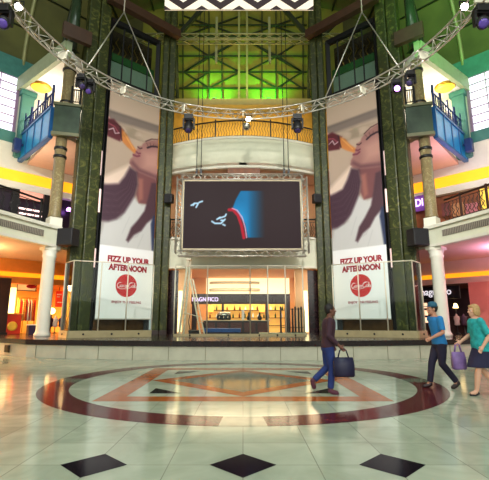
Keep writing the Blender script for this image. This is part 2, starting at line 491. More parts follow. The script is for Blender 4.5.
# rear walls
mb = MB(); mb.wall((-8.1, 29.4), (8.1, 29.4), 10.9, 17.8, 0.2); struct('wall_back_upper', mb, mat('golden plaster', (206, 160, 60), 0.7, 0, 0.15, 2.0))
mb = MB(); mb.wall((-8.1, 28.0), (8.1, 28.0), 6.05, 10.88, 0.2); struct('wall_back_middle', mb, PEACH)
mb = MB(); mb.wall((-8.3, 30.2), (8.3, 30.2), 17.6, 27.5, 0.2); struct('wall_back_gable', mb, OLIVE_Y)
for sx in (-1, 1):
    mb = MB(-sx); mb.wall((-21, 30.7), (-8.2, 30.7), 10.0, 28.2, 0.2); struct('wall_back_%s' % side(sx), mb, OLIVE)
mb = MB(); mb.wall((-8.2, 29.2), (8.2, 29.2), 17.3, 17.8, 2.0); struct('trim_gable_ledge', mb, mat('ledge stone', (160, 150, 96), 0.6))

# vaulted roof
def vault(x): return 16.2 + 11.6 * math.sqrt(max(0, 1 - (x / 21.0) ** 2))
XS = np.linspace(-20.9, 20.9, 29)
mb = MB()
mb.loft([[(x, y, vault(x)) for y in (5, 31)] for x in XS], cap=False)
mb.smooth = True
rf = struct('ceiling', mb, OLIVE)
for i, y in enumerate((8.5, 11.5, 14.5, 17.5, 20.5, 23.5, 26.5)):
    mb = MB(); mb.tube([(x, y, vault(x) - 0.25) for x in XS], 0.11, 8); rb = struct('ceiling_rib', mb, LTSTEEL if i % 2 else DKSTEEL)
    mb = MB(); mb.tube([(x, y, vault(x) - 0.75) for x in XS[1:-1]], 0.06, 6); obj('lower_chord', mb, DKSTEEL, rb)
    mb = MB()
    for a, b in zip(XS[1:-1], XS[2:-1]): mb.tube([(a, y, vault(a) - 0.75), (b, y, vault(b) - 0.25)], 0.035, 6)
    obj('lacing', mb, DKSTEEL, rb)
for x in XS[3:-3:2]:
    mb = MB(); mb.tube([(x, 5.2, vault(x) - 0.1), (x, 30.9, vault(x) - 0.1)], 0.07, 6); struct('ceiling_purlin', mb, DKSTEEL)

# gable steelwork: each member a part
g = thing('gable_frame', 'dark green braced steel frame in front of the yellow gable panels', 'steel frame', (0, 29.9, 17.8))
def gp(px, py, Y=29.85): return at(px, py, Y)
for x in (183, 209, 222, 262, 276, 303):
    mb = MB(); mb.bar(gp(x, 10), gp(x, 107), 0.09); obj('post', mb, DKSTEEL, g)
for x in (239, 247):
    mb = MB(); mb.bar(gp(x, 0, 29.4), gp(x, 107, 29.4), 0.16); obj('post', mb, LTSTEEL, g)
for y in (25, 36, 56, 72, 88):
    mb = MB(); mb.bar(gp(179, y), gp(307, y), 0.11); obj('rail', mb, DKSTEEL, g)
for a, b in (((184, 16), (240, 36)), ((240, 16), (184, 36)), ((184, 40), (209, 56)), ((209, 56), (240, 40)), ((184, 72), (240, 40)), ((184, 72), (209, 88)), ((209, 88), (240, 72)), ((184, 72), (209, 56)), ((209, 56), (240, 72)), ((184, 88), (209, 72))):
    for mir in (0, 1):
        if mir: a = (486 - a[0], a[1]); b = (486 - b[0], b[1])
        mb = MB(); mb.bar(gp(*a, 29.95), gp(*b, 29.95), 0.10); obj('brace', mb, DKSTEEL, g)
# corner lattice columns of the gable, and cross truss
def lattice(mb, p0, p1, w, n, r=0.05, upv=Vector((0, 0, 1))):
    p0 = Vector(p0); p1 = Vector(p1); d = (p1 - p0); s_ = d.cross(upv).normalized() * w / 2; u = s_.cross(d).normalized() * w / 2
    cs = [s_ + u, s_ - u, -s_ - u, -s_ + u]
    for c in cs: mb.tube([p0 + c, p1 + c], r, 6)
    for i in range(n):
        a = p0 + d * i / n; b = p0 + d * (i + 1) / n
        for j in range(4):
            c0, c1 = cs[j], cs[(j + 1) % 4]
            mb.tube([a + (c0 if i % 2 else c1), b + (c1 if i % 2 else c0)], r * 0.6, 5)
for sx in (-1, 1):
    mb = MB(-sx); lattice(mb, (-5.35, 28.8, 17.8), (-5.75, 28.8, 27.0), 0.7, 9, 0.07, Vector((0, 1, 0)))
    tag(obj('lattice_column', mb, DKSTEEL), 'dark lattice steel column at the %s edge of the green-lit gable' % side(sx), 'steel column', 'lattice columns beside the gable')
    mb = MB(-sx); mb.bar((-5.4, 27.6, 22.0), (-3.0, 27.6, 25.2), 0.28); mb.bar((-5.4, 27.6, 22.0), (-7.8, 26.6, 24.0), 0.24)
    tag(obj('knee_brace', mb, DKSTEEL), 'thick forked knee brace at the top %s of the gable' % side(sx), 'brace', 'knee braces under the roof')
mb = MB(); lattice(mb, (-8, 25.05, 20.45), (8, 25.05, 20.45), 0.45, 22, 0.05)
tag(obj('lattice_girder', mb, LTSTEEL), 'pale horizontal lattice girder crossing in front of the gable', 'girder')
for x in (-1.85, 1.85):
    t = tag(obj('hanging_post', MB().bar((x, 25.5, 18.9), (x, 25.5, 22.5), 0.16), LTSTEEL), 'short grey hanging post %s of the centre mast' % ('left' if x < 0 else 'right'), 'post', 'hanging posts before the gable')
# green floodlights on the ledge
for x in (-2.15, 1.95):
    t = thing('floodlight', 'green floodlight on the ledge under the gable, %s of the pair' % ('left' if x < 0 else 'right'), 'floodlight', (x, 28.7, 17.8), 'green floodlights on the gable ledge')
    mb = MB(); mb.box((x, 28.7, 17.98), (0.34, 0.22, 0.26), bevel=0.03); obj('housing', mb, BLACK, t)
    mb = MB(); mb.box((x, 28.72, 18.13), (0.28, 0.17, 0.04)); obj('lens', mb, GREENLAMP, t)
    mb = MB(); mb.bar((x - 0.2, 28.7, 17.8), (x - 0.2, 28.7, 18.0), 0.03); mb.bar((x + 0.2, 28.7, 17.8), (x + 0.2, 28.7, 18.0), 0.03); mb.bar((x - 0.2, 28.7, 17.815), (x + 0.2, 28.7, 17.815), 0.03); obj('yoke', mb, BLACK, t)
    l = bpy.data.lights.new('flood', 'SPOT'); l.energy = 1150; l.color = (0.05, 1.0, 0.08); l.spot_size = 2.2; l.spot_blend = 1; l.shadow_soft_size = 0.1
    lo = bpy.data.objects.new('flood', l); COL.objects.link(lo); lo.location = (x, 28.7, 18.3); lo.rotation_euler = (PI - 0.75, 0, 0)
# warm gallery light on the golden wall and yellow wash on gable
def point(name, loc, e, col, r=0.3):
    l = bpy.data.lights.new(name, 'POINT'); l.energy = e; l.color = col; l.shadow_soft_size = r
    o = bpy.data.objects.new(name, l); COL.objects.link(o); o.location = loc; return o
for x in (-3, 0, 3): point('gallery_light', (x, 27.6, 14.8), 105, (1.0, 0.75, 0.3))
area_light('gable_wash', (0, 26.5, 18.5), (0, 30.2, 23.5), 8, 0.6, 270, (1.0, 0.86, 0.3))
for sx, c, e in ((-1, (0.5, 0.9, 0.75), 60), (1, (0.15, 1.0, 0.15), 1700)):
    l = bpy.data.lights.new('vault_flood', 'SPOT'); l.energy = e * 3; l.color = c; l.spot_size = 1.7; l.spot_blend = 1; l.shadow_soft_size = 0.3
    lo = bpy.data.objects.new('vault_flood', l); COL.objects.link(lo); lo.location = (sx * 8.6, 13.2, 12.9)
    lo.rotation_euler = (Vector((sx * 15, 20, 22)) - lo.location).to_track_quat('-Z', 'Y').to_euler()
# gallery balustrade on the curved parapet
def baluster(mb, p, h):
    p = Vector(p)
    mb.tube([p, p + Vector((0.05, 0, h * 0.25)), p + Vector((-0.05, 0, h * 0.5)), p + Vector((0.05, 0, h * 0.75)), p + Vector((0, 0, h))], 0.022, 5)
t = thing('gallery_railing', 'black scrolled railing on the curved cream parapet, lit gold behind', 'railing', (0, 24.35, 12.86))
A = arc3(61, 0.12)
mb = MB(); mb.tube([(x, y, 14.0) for x, y in A], 0.05, 6); obj('handrail', mb, BLACK, t)
mb = MB(); mb.tube([(x, y, 12.95) for x, y in A], 0.03, 6); obj('bottom_rail', mb, BLACK, t)
for i, (x, y) in enumerate(A):
    if i % 10 == 0:
        mb = MB(); mb.bar((x, y, 12.86), (x, y, 14.15), 0.09); obj('post', mb, BLACK, t)
    else:
        mb = MB(); baluster(mb, (x, y, 12.95), 1.05); obj('baluster', mb, mat('gold lit black iron', (120, 92, 36), 0.4, 0.5), t)  # black balusters, gold light from behind put into their colour
for j, x in enumerate((-3.6, 3.6)): pass

# ------------------------------------------------------------------ ornate chevron beam overhead
t = thing('chevron_beam', 'cream and maroon chevron-patterned hanging beam at the very top', 'ceiling banner', (-0.2, 18, 16.75))
mb = MB(); mb.box((-0.2, 18.1, 17.38), (7.5, 0.1, 1.14)); obj('board', mb, CHEVW, t)
mb = MB(); n = 8; w = 7.5 / n
for i in range(n):
    x = -3.95 + i * w
    for z in (15.9, 16.78, 17.66):
        a, b = (z, z + 0.7) if i % 2 else (z + 0.7, z)
        # clip the slanted band to the board
        lo_ = []; up_ = []
        for f in np.linspace(0, 1, 15):
            zz = a + (b - a) * f; l_, u_ = max(16.76, zz), min(17.94, zz + .42)
            if u_ > l_: lo_.append((x + w * f, 18.045, l_)); up_.append((x + w * f, 18.045, u_))
        if len(lo_) > 1: mb.poly(lo_ + up_[::-1])
obj('chevron', mb, CHEVD, t)
mb = MB(); 
for x in (-3.6, 3.2): mb.tube([(x, 18.2, 17.9), (x, 18.2, vault(x) - 0.2)], 0.03, 6)
obj('hanger', mb, STEEL, t)

# ------------------------------------------------------------------ columns
def shaft_profile(z0, z1, r, kind):
    h = z1 - z0
    if kind == 'plain':
        return [(r * 1.25, z0), (r * 1.25, z0 + 0.12), (r * 1.08, z0 + 0.2), (r, z0 + 0.3), (r * 0.97, z1 - 0.5), (r * 1.1, z1 - 0.42), (r * 1.1, z1 - 0.34), (r, z1 - 0.3), (r * 1.25, z1 - 0.1), (r * 1.25, z1)]
    return [(r * 1.1, z0), (r * 1.1, z0 + 0.1), (r, z0 + 0.18), (r * 0.96, z1)]
for sx in (-1, 1):
    S = side(sx); k = -sx; X = -9.58
    t = thing('round_column', 'plain white round column standing on the %s of the terrace' % S, 'column', (sx * 9.5, 20.2, 0.6), 'white ground floor columns')
    mb = MB(k); mb.lathe(shaft_profile(0.7, 4.95, 0.3, 'plain'), (X, 20.15, 0), 24); obj('shaft', mb, mat('white column paint', (222, 220, 205), 0.5, 0, 0.03), t)
    mb = MB(k); mb.box((X, 20.15, 4.94), (0.74, 0.74, 0.14), PI / 4); obj('capital', mb, CREAM, t)
    t = thing('marble_column', 'tall golden marble column on the %s upper floor slab' % S, 'column', (sx * 9.5, 20.4, 6.05), 'marble columns of the upper floor')
    mb = MB(k); mb.box((X, 20.3, 6.3), (0.62, 0.62, 0.5), PI / 4, bevel=0.03); obj('pedestal', mb, CREAM, t)
    mb = MB(k); mb.lathe(shaft_profile(6.55, 10.88, 0.29, 'm'), (X, 20.3, 0), 24); obj('shaft', mb, MARBLE_GOLD, t)
    mb = MB(k)
    for z in (9.75, 10.2): mb.lathe([(0.3, z), (0.33, z + 0.03), (0.33, z + 0.13), (0.3, z + 0.16)], (X, 20.3, 0), 24)
    obj('band', mb, BLACK, t)
    t = thing('marble_column', 'golden marble column on the %s top balcony corner' % S, 'column', (sx * 9.5, 20.55, 11.12), 'marble columns of the top balcony')
    mb = MB(k); mb.box((X, 20.52, 12.0), (0.62, 0.62, 1.76), PI / 4, bevel=0.03); obj('pedestal', mb, CREAM, t)
    mb = MB(k); mb.lathe(shaft_profile(12.88, 15.54, 0.31, 'm'), (X, 20.52, 0), 24); obj('shaft', mb, MARBLE_GOLD, t)
    mb = MB(k)
    for z in (12.95, 14.9): mb.lathe([(0.31, z), (0.36, z + 0.03), (0.36, z + 0.13), (0.31, z + 0.16)], (X, 20.52, 0), 24)
    obj('band', mb, BLACK, t)
    # brown beam box above
    mb = MB(k); mb.box((-9.03, 19.83, 16.75), (1.5, 0.28, 0.8), 0.7); struct('trim_beam_%s' % S, mb, BROWN)
    mb = MB(k); mb.lathe([(0.28, 16.3), (0.28, 21.0)], (X, 20.6, 0), 16); struct('column_roof_%s' % S, mb, MARBLE_DG)
    # balcony: green front face and long blue face
    t = thing('balcony_front', 'dark green marble balcony front beside the %s corner column' % S, 'balcony front', (sx * 9.1, 20.3, 10.9), 'green balcony fronts')
    mb = MB(k); mb.wall((-9.85, 19.8), (-8.62, 20.12), 11.0, 12.55, 0.2); obj('panel', mb, MARBLE_DG, t)
    mb = MB(k); mb.wall((-9.9, 19.78), (-8.58, 20.12), 12.52, 12.66, 0.3); obj('moulding', mb, mat('olive stone moulding', (92, 92, 58), 0.4), t); mb = MB(k); mb.wall((-9.9, 19.78), (-8.58, 20.12), 10.84, 11.02, 0.28); obj('moulding', mb, mat('olive stone moulding', (92, 92, 58), 0.4), t)
    for x, y in ((-9.1, 20.0), (-8.68, 20.1)):
        mb = MB(k); mb.bar((x, y, 12.64), (x, y, 13.75), 0.09); obj('post', mb, NAVYST if 0 else BLACK, t)
    mb = MB(k); mb.bar((-9.1, 20.0, 13.55), (-8.68, 20.1, 13.55), 0.05); mb.bar((-9.1, 20.0, 12.85), (-8.68, 20.1, 12.85), 0.04)
    for q in (0.25, 0.5, 0.75): mb.bar((-9.1 + 0.42 * q, 20.0 + 0.1 * q, 12.85), (-9.1 + 0.42 * q, 20.0 + 0.1 * q, 13.55), 0.03)
    obj('grille', mb, BLACK, t)
    t = thing('balcony_front', 'bright blue panelled balcony front running back on the %s' % S, 'balcony front', (sx * 11.6, 21.8, 10.9), 'blue balcony fronts')
    a = Vector((-10.1, 20.1)); b = Vector((-13.5, 23.5)); nb = 4
    for i in range(nb):
        p = a + (b - a) * (i + 0.02) / nb; q = a + (b - a) * (i + 0.98) / nb
        mb = MB(k); mb.wall(p, q, 10.95, 12.5, 0.16); obj('panel', mb, BLUEP, t)
    mb = MB(k); mb.wall(a, b, 12.5, 12.62, 0.3); mb.wall(a, b, 10.84, 10.96, 0.24)
    for i in range(nb + 1):
        p = a + (b - a) * i / nb; mb.box((p.x, p.y, 11.7), (0.1, 0.24, 1.6), -PI / 4)
    obj('frame', mb, mat('deep blue steel', (20, 84, 140), 0.4), t)
    mb = MB(k); mb.tube([(a.x, a.y, 13.5), (b.x, b.y, 13.5)], 0.045, 6); obj('handrail', mb, NAVYST, t)
    for i in range(13):
        p = a + (b - a) * (i + 0.4) / 13; big = i % 3 == 0
        mb = MB(k); mb.bar((p.x, p.y, 12.6), (p.x, p.y, 13.95 if big else 13.5), 0.1 if big else 0.05); obj('post', mb, NAVYST, t)
    mb = MB(k); mb.tube([(p_.x, p_.y, 12.9) for p_ in (a, b)], 0.03, 6); obj('lower_rail', mb, NAVYST, t)
    mb = MB(k); mb.box((-13.33, 22.73, 11.6), (0.45, 0.4, 0.8), -PI / 4, bevel=0.05); mb.bar((-13.2, 22.86, 11.7), (-13.1, 22.96, 11.7), 0.12)
    t2 = tag(obj('loudspeaker', mb, NAVYST), 'small dark loudspeaker box on the outer end of the %s blue balcony' % S, 'loudspeaker', 'speakers on the blue balconies')
    # gallery lamp under the white soffit
    p = at(40, 98, 22.9)
    t = thing('ceiling_lamp', 'round yellow ceiling lamp under the white soffit of the %s gallery' % S, 'lamp', (sx * -p.x, p.y, 15.55), 'gallery ceiling lamps')
    mb = MB(k); mb.lathe([(0.55, 15.40), (0.6, 15.45), (0.6, 15.55)], (p.x, p.y, 0), 20); obj('rim', mb, mat('brass', (190, 140, 50), 0.3, 0.8), t)
    mb = MB(k); mb.lathe([(0.3, 15.28), (0.48, 15.34), (0.55, 15.40)], (p.x, p.y, 0), 20); obj('shade', mb, mat('amber shade', (255, 200, 60), 0.5, emit=(255, 190, 40), estr=1.5), t)
    point('gallery_lamp_light', (sx * 11.4, 23.0, 14.2), 230, (1.0, 0.86, 0.66))
    # marble pillars
    for (cx, cy, w, z1, nm) in ((-8.62, 20.78, 0.6, 23.0, 'slim green marble pillar outside the %s lift shaft'), (-8.13, 21.19, 0.6, 23.3, 'broad green marble pillar just outside the %s banner'),
                                (-5.02, 24.02, 0.4, 22.5, 'slim green marble pillar at the inner edge of the %s banner'), (-4.60, 24.12, 0.42, 22.5, 'broad green marble pillar between the screen and the %s banner')):
        t = thing('marble_pillar', nm % S, 'pillar', (sx * -cx, cy, 0.6), 'green marble pillars')
        mb = MB(k); mb.box((cx, cy, (0.9 + z1) / 2), (w, w, z1 - 0.9), 0.7 if cx < -6 else 0.25, bevel=0.06); obj('shaft', mb, MARBLE_G, t)
        mb = MB(k); mb.box((cx, cy, 0.76), (w + 0.012, w + 0.012, 0.32), 0.7 if cx < -6 else 0.25, bevel=0.02); obj('plinth', mb, DKBROWN, t)
        for z in (3.5, 6.2, 8.9, 11.6, 14.3, 17.0):
          mb = MB(k); mb.box((cx, cy, z), (w + 0.012, w + 0.012, 0.03), 0.7 if cx < -6 else 0.25)
          obj('joint', mb, mat('gold joint', (74, 70, 36), 0.5), t)

# ------------------------------------------------------------------ lift shafts with banners
BD = Vector((2.4, 2.1, 0)).normalized(); BN = Vector((BD.y, -BD.x, 0))
BA = Vector((-7.6, 21.5, 0)); BL = Vector((2.4, 2.1)).length
def sh(u, z, off=0.0):       # u metres from the outer edge of the left shaft
    p = BA + BD * u + BN * off; return Vector((p.x, p.y, z))
PW, PZ0, PZ1, PZW = BL, 1.56, 14.95, 5.42

NX, NZ = 84, 300
def paint():
    U, Zg = np.meshgrid(np.linspace(0, 1, NX), np.linspace(PZ0, PZ1, NZ))
    V = Zg
    img = np.zeros((NZ, NX, 3)); img[:] = (198, 172, 152)
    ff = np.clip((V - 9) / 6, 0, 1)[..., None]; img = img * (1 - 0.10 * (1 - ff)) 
    ASP = PW                      # metres per unit u
    def blend(mask, c): 
        nonlocal img
        img = img * (1 - mask[..., None]) + np.array(c) * mask[..., None]
    def poly(pts, soft=0.06):
        # signed distance to a polygon in metres
        x = U * ASP; y = V
        d = np.full(x.shape, 1e9); inside = np.zeros(x.shape, bool); n = len(pts)
        for i in range(n):
            ax, ay = pts[i][0] * ASP, pts[i][1]; bx, by = pts[(i + 1) % n][0] * ASP, pts[(i + 1) % n][1]
            ex, ey = bx - ax, by - ay; t = np.clip(((x - ax) * ex + (y - ay) * ey) / (ex * ex + ey * ey + 1e-12), 0, 1)
            d = np.minimum(d, np.hypot(x - ax - t * ex, y - ay - t * ey))
            c = ((ay > y) != (by > y)) & (x < (bx - ax) * (y - ay) / (by - ay + 1e-12) + ax); inside ^= c
        sd = np.where(inside, d, -d)
        return np.clip(0.5 + sd / (2 * soft), 0, 1)
    def line(pts, w, soft=0.05):
        x = U * ASP; y = V; m = np.zeros(x.shape)
        for (a, b) in zip(pts, pts[1:]):
            ax, ay, bx, by = a[0] * ASP, a[1], b[0] * ASP, b[1]; ex, ey = bx - ax, by - ay
            t = np.clip(((x - ax) * ex + (y - ay) * ey) / (ex * ex + ey * ey + 1e-12), 0, 1)
            m = np.maximum(m, np.clip((w - np.hypot(x - ax - t * ex, y - ay - t * ey)) / soft, 0, 1))
        return m
    # wall with a dark rail, pale sheet below
    blend(poly([(-.1, 13.2), (1.1, 13.25), (1.1, 12.75), (-.1, 12.6)], 0.12), (128, 112, 104))
    blend(poly([(-.1, 13.2), (1.1, 13.28), (1.1, 13.16), (-.1, 13.05)], 0.05) * .5, (96, 84, 80))
    blend(poly([(-.1, 9.0), (.45, 10.3), (.5, 9.6), (.2, 8.6), (-.1, 8.6)], 0.15), (232, 206, 188))
    blend(poly([(-.1, 8.0), (1.1, 8.0), (1.1, 5.0), (-.1, 5.0)], 0.5), (176, 172, 168))
    # white top
    blend(poly([(.55, 8.5), (.62, 8.2), (.72, 8.02), (.86, 8.15), (1.0, 7.3), (1.05, 5.2), (-.05, 5.2), (.05, 6.6), (.34, 7.0)], 0.08), (204, 202, 200))
    for a in ((.5, 7.2), (.6, 6.6), (.78, 6.3)):
        blend(line([a, (a[0] - .12, a[1] - 1.0)], 0.05, 0.08) * .5, (168, 168, 170))
    # neck and face
    blend(poly([(.58, 10.0), (1.06, 9.9), (1.06, 8.6), (.84, 8.15), (.66, 8.1), (.60, 8.6), (.64, 9.3)], 0.06), (122, 74, 76))
    blend(poly([(.62, 9.6), (.72, 9.6), (.74, 8.4), (.66, 8.2)], 0.1) * .7, (176, 112, 98))
    face = [(.56, 11.28), (.60, 11.55), (.66, 11.62), (.68, 11.78), (.74, 11.95), (.84, 12.15), (1.06, 12.4), (1.06, 9.75), (.80, 9.85), (.62, 9.95), (.50, 10.1), (.44, 10.35), (.45, 10.62), (.50, 10.8), (.49, 10.98), (.54, 11.1)]
    blend(poly(face, 0.05), (160, 112, 106))
    blend(poly([(.70, 11.3), (1.06, 11.6), (1.06, 10.4), (.72, 10.3)], 0.3) * .8, (196, 146, 132))
    blend(poly([(.46, 10.4), (.62, 10.0), (1.06, 9.8), (1.06, 10.0), (.64, 10.2), (.50, 10.55)], 0.12) * .9, (104, 64, 72))
    # nostril, lips, eye and brow
    blend(line([(.585, 11.5), (.63, 11.42), (.67, 11.5)], 0.06), (70, 34, 44))
    blend(line([(.53, 11.22), (.6, 11.1), (.64, 11.14)], 0.07), (112, 44, 66))
    blend(line([(.51, 10.93), (.58, 10.9), (.63, 10.98)], 0.08), (120, 50, 70))
    blend(line([(.78, 11.62), (.86, 11.78), (.96, 11.86), (1.05, 11.84)], 0.08), (44, 22, 36))
    blend(line([(.80, 11.7), (.76, 11.9)], 0.03), (44, 22, 36)); blend(line([(.85, 11.78), (.83, 11.98)], 0.03), (44, 22, 36)); blend(line([(.9, 11.82), (.91, 12.0)], 0.03), (44, 22, 36))
    blend(line([(.74, 12.0), (.86, 12.26), (1.05, 12.4)], 0.06), (92, 54, 58))
    # hair
    H1 = [(.45, 10.15), (.60, 9.95), (.63, 9.2), (.58, 8.5), (.50, 8.0), (.40, 7.4), (.26, 6.95), (.12, 6.75), (-.05, 6.7), (-.05, 8.75), (.10, 8.85), (.26, 9.0), (.36, 9.5)]
    blend(poly(H1, 0.1), (74, 48, 62))
    H2 = [(.90, 9.5), (1.06, 9.6), (1.06, 7.5), (.94, 7.3), (.84, 7.0), (.74, 6.5), (.60, 6.2), (.50, 5.75), (.46, 5.85), (.54, 6.6), (.66, 7.1), (.78, 7.7), (.84, 8.5)]
    blend(poly(H2, 0.07), (78, 50, 60))
    for i in range(9):
        f = i / 8
        blend(line([(.50 + .1 * f, 9.9), (.40 + .16 * f, 8.9 - .3 * f), (.20 + .15 * f, 8.5 - 1.3 * f), (-.02, 8.5 - 1.5 * f)], 0.025, 0.05) * .55, (122, 88, 98) if i % 2 else (48, 28, 42))
        blend(line([(.92 + .1 * f, 9.0), (.84 + .12 * f, 7.8), (.66 + .14 * f, 6.9), (.46 + .2 * f, 5.8 + .3 * f)], 0.02, 0.05) * .5, (118, 80, 84) if i % 2 else (50, 30, 42))
    # dark blue jacket
    blend(poly([(.96, 7.5), (.92, 7.0), (.97, 5.2), (1.1, 5.2), (1.1, 7.6)], 0.06), (42, 52, 84))
    # bottle and fingers
    blend(poly([(-.05, 12.95), (.02, 12.75), (.07, 12.4), (-.05, 12.2)], 0.06), (226, 160, 150))
    blend(poly([(-.06, 12.62), (.10, 12.75), (.30, 12.25), (.24, 11.5), (.02, 11.6), (-.06, 11.8)], 0.06), (92, 34, 44))
    blend(poly([(.26, 12.3), (.36, 12.05), (.46, 11.6), (.56, 11.28), (.53, 11.02), (.38, 11.3), (.26, 11.6)], 0.05), (206, 128, 66))
    blend(line([(.3, 12.1), (.5, 11.3)], 0.05, 0.05) * .8, (236, 176, 108))
    blend(line([(.0, 12.4), (.12, 12.3), (.2, 12.0)], 0.05) * .8, (190, 90, 110))
    blend(line([(.02, 12.02), (.10, 12.18), (.14, 11.9), (.21, 12.0)], 0.05, 0.05), (234, 205, 214))
    blend(line([(.22, 12.4), (.27, 11.6)], 0.06, 0.05), (56, 30, 40))
    # white lower field
    blend(np.clip((PZW - V) / 0.03 + .5, 0, 1), (246, 246, 246))
    img = np.clip(img, 0, 255) / 255
    return np.where(img <= 0.04045, img / 12.92, ((img + 0.055) / 1.055) ** 2.4)

def picture_mesh(name, P, img, m, parent):
    """P: function (i/nx, j/nz) -> point. A fine grid that carries a printed picture as a colour layer."""
    nz, nx = img.shape[:2]; w = wloc(parent)
    me = bpy.data.meshes.new(name)
    vs = [tuple(P(i / (nx - 1), j / (nz - 1)) - w) for j in range(nz) for i in range(nx)]
    fs = [(j * nx + i, j * nx + i + 1, (j + 1) * nx + i + 1, (j + 1) * nx + i) for j in range(nz - 1) for i in range(nx - 1)]
    me.from_pydata(vs, [], fs)
    a = me.color_attributes.new('print', 'FLOAT_COLOR', 'POINT')
    a.data.foreach_set('color', np.concatenate([img.reshape(-1, 3), np.ones((nz * nx, 1))], 1).astype(np.float32).ravel())
    me.materials.append(m)
    o = bpy.data.objects.new(name, me); COL.objects.link(o); o.parent = parent
    return o

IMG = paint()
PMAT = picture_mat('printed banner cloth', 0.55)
for sx in (-1, 1):
    S = side(sx); k = -sx
    t = thing('lift_shaft', 'black steel framed lift shaft behind the %s banner' % S, 'lift shaft', (sx * 6.4, 22.7, 0.6), 'lift shafts behind the banners')
    for u in (-0.12, PW - 0.1):
        mb = MB(k); mb.bar(sh(u, 0.7, -0.3), sh(u, 19.2, -0.3), 0.2, 0.26); obj('post', mb, BLACK, t)
    mb = MB(k)
    p, q = sh(-0.05, 0, -0.5), sh(PW - 0.05, 0, -0.5); mb.wall(p, q, 1.5, 15.0, 0.06); obj('back_panel', mb, BLACKP, t)
    mb = MB(k); mb.wall(sh(0, 0, -0.45), sh(PW, 0, -0.45), 0.6, 1.5, 0.05); obj('base_panel', mb, mat('bronze panel', (92, 66, 34), 0.3, 0.5, 0.3, 3), t)
    for z, h in ((15.2, 0.5), (19.15, 0.3)):
        mb = MB(k); mb.wall(sh(-0.1, 0, -0.35), sh(PW - 0.02, 0, -0.35), z - h / 2, z + h / 2, 0.28); obj('cross_beam', mb, BLACK, t)
    for u in (0.75, 1.35, 2.4):
        mb = MB(k); mb.bar(sh(u, 15.4, -0.35), sh(u, 19.1, -0.35), 0.07); obj('mullion', mb, BLACK, t)
    mb = MB(k); mb.wall(sh(0, 0, -0.4), sh(PW, 0, -0.4), 15.45, 19.0, 0.02); obj('glass_pane', mb, GLASS, t)
    mb = MB(k); mb.wall(sh(0.2, 0, -1.9), sh(PW + 0.4, 0, -1.9), 15.97, 18.0, 0.1); obj('lobby_wall', mb, mat('pale green lobby wall', (122, 146, 134), 0.6, 0, 0.05), t)
    mb = MB(k); mb.wall(sh(0.2, 0, -1.8), sh(PW + 0.4, 0, -1.8), 17.6, 18.1, 0.12); obj('green_strip', mb, mat('green lit strip', (28, 84, 36), 0.6, 0, 0.1), t)
    mb = MB(k); mb.wall(sh(0.0, 0, -2.2), sh(PW + 0.4, 0, -2.2), 17.9, 20.0, 0.1)
    obj('dark_grille', mb, mat('dark bronze mesh', (48, 38, 24), 0.6, 0.2, 0.7, 9), t)
    mb = MB(k)
    for i in range(7):
        c = sh(0.3 + 0.42 * i, 18.9, -2.1); mb.tube([c + Vector((0, 0, -0.6)), c + BD * 0.16 + Vector((0, 0, -0.2)), c - BD * 0.16 + Vector((0, 0, 0.25)), c + Vector((0, 0, 0.65))], 0.04, 6)
    obj('ornament', mb, mat('old gold', (120, 100, 50), 0.4, 0.6), t)
    for z0, z1, o_ in ((9.3, 10.7, -0.2), (7.2, 8.5, -0.12), (4.2, 5.2, -0.18)):
        mb = MB(k); mb.bar(sh(o_, z0, -0.15), sh(o_, z1, -0.15), 0.1, 0.08); obj('light_strip', mb, mat('pink white strip', (240, 205, 200), 0.5, emit=(250, 215, 205), estr=0.7), t)
    # brown raking beam over the shaft
    mb = MB(k); mb.bar(sh(-0.7, 19.85, 0.55), sh(PW + 0.9, 19.75, 0.55), 0.4, 0.55)
    tag(obj('roof_beam', mb, BROWN), 'brown beam crossing above the %s lift shaft' % S, 'beam', 'brown beams above the lifts')
    
    # banner
    t = thing('banner', 'tall soft drink banner of a woman drinking, hanging %s of the screen' % S, 'banner', (sx * 6.4, 22.5, 1.56), 'soft drink banners')
    # picture runs left to right as seen, on both sides
    if sx < 0: F = lambda i, j: sh(i * PW, PZ0 + j * (PZ1 - PZ0), 0.0)
    else:
        def F(i, j):
            p = sh((1 - i) * PW, PZ0 + j * (PZ1 - PZ0), 0.0); return Vector((-p.x, p.y, p.z))
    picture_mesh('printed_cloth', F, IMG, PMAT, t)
    X = F(1, 0) - F(0, 0); X.normalize(); Nn = X.cross(Vector((0, 0, 1)))
    O = lambda u, z, off=0.012: F(0, 0) + X * (u * PW) + Vector((0, 0, z - PZ0)) + Nn * off
    mb = MB(); mb.bar(O(-0.01, PZ1 + 0.03, 0.0), O(1.01, PZ1 + 0.03, 0.0), 0.07); obj('top_bar', mb, STEEL, t)
    mb = MB(); mb.bar(O(0, PZ0 - 0.03, 0.0), O(1, PZ0 - 0.03, 0.0), 0.05); obj('bottom_bar', mb, STEEL, t)
    mb = text_mb('FIZZ UP YOUR', 0.43, O(0.53, 4.72), X, (0, 0, 1), 0.004, 2.48, bold=0.022); obj('lettering', mb, REDTXT, t)
    mb = text_mb('AFTERNOON', 0.43, O(0.53, 4.27), X, (0, 0, 1), 0.004, 2.25, bold=0.026); obj('lettering', mb, REDTXT, t)
    mb = text_mb('ENJOY THE FEELING', 0.17, O(0.53, 2.43), X, (0, 0, 1), 0.004, 1.7, bold=0.004); obj('lettering', mb, REDTXT, t)
    mb = MB(); c = O(0.51, 3.33, 0.01)
    mb.poly([c + X * 0.62 * math.cos(a) + Vector((0, 0, 0.62 * math.sin(a))) for a in np.linspace(0, 2 * PI, 49)[:-1]])
    dsk = obj('logo_disc', mb, RED, t)
    # flowing script on the disc: two words drawn as strokes
    mb = MB(); 
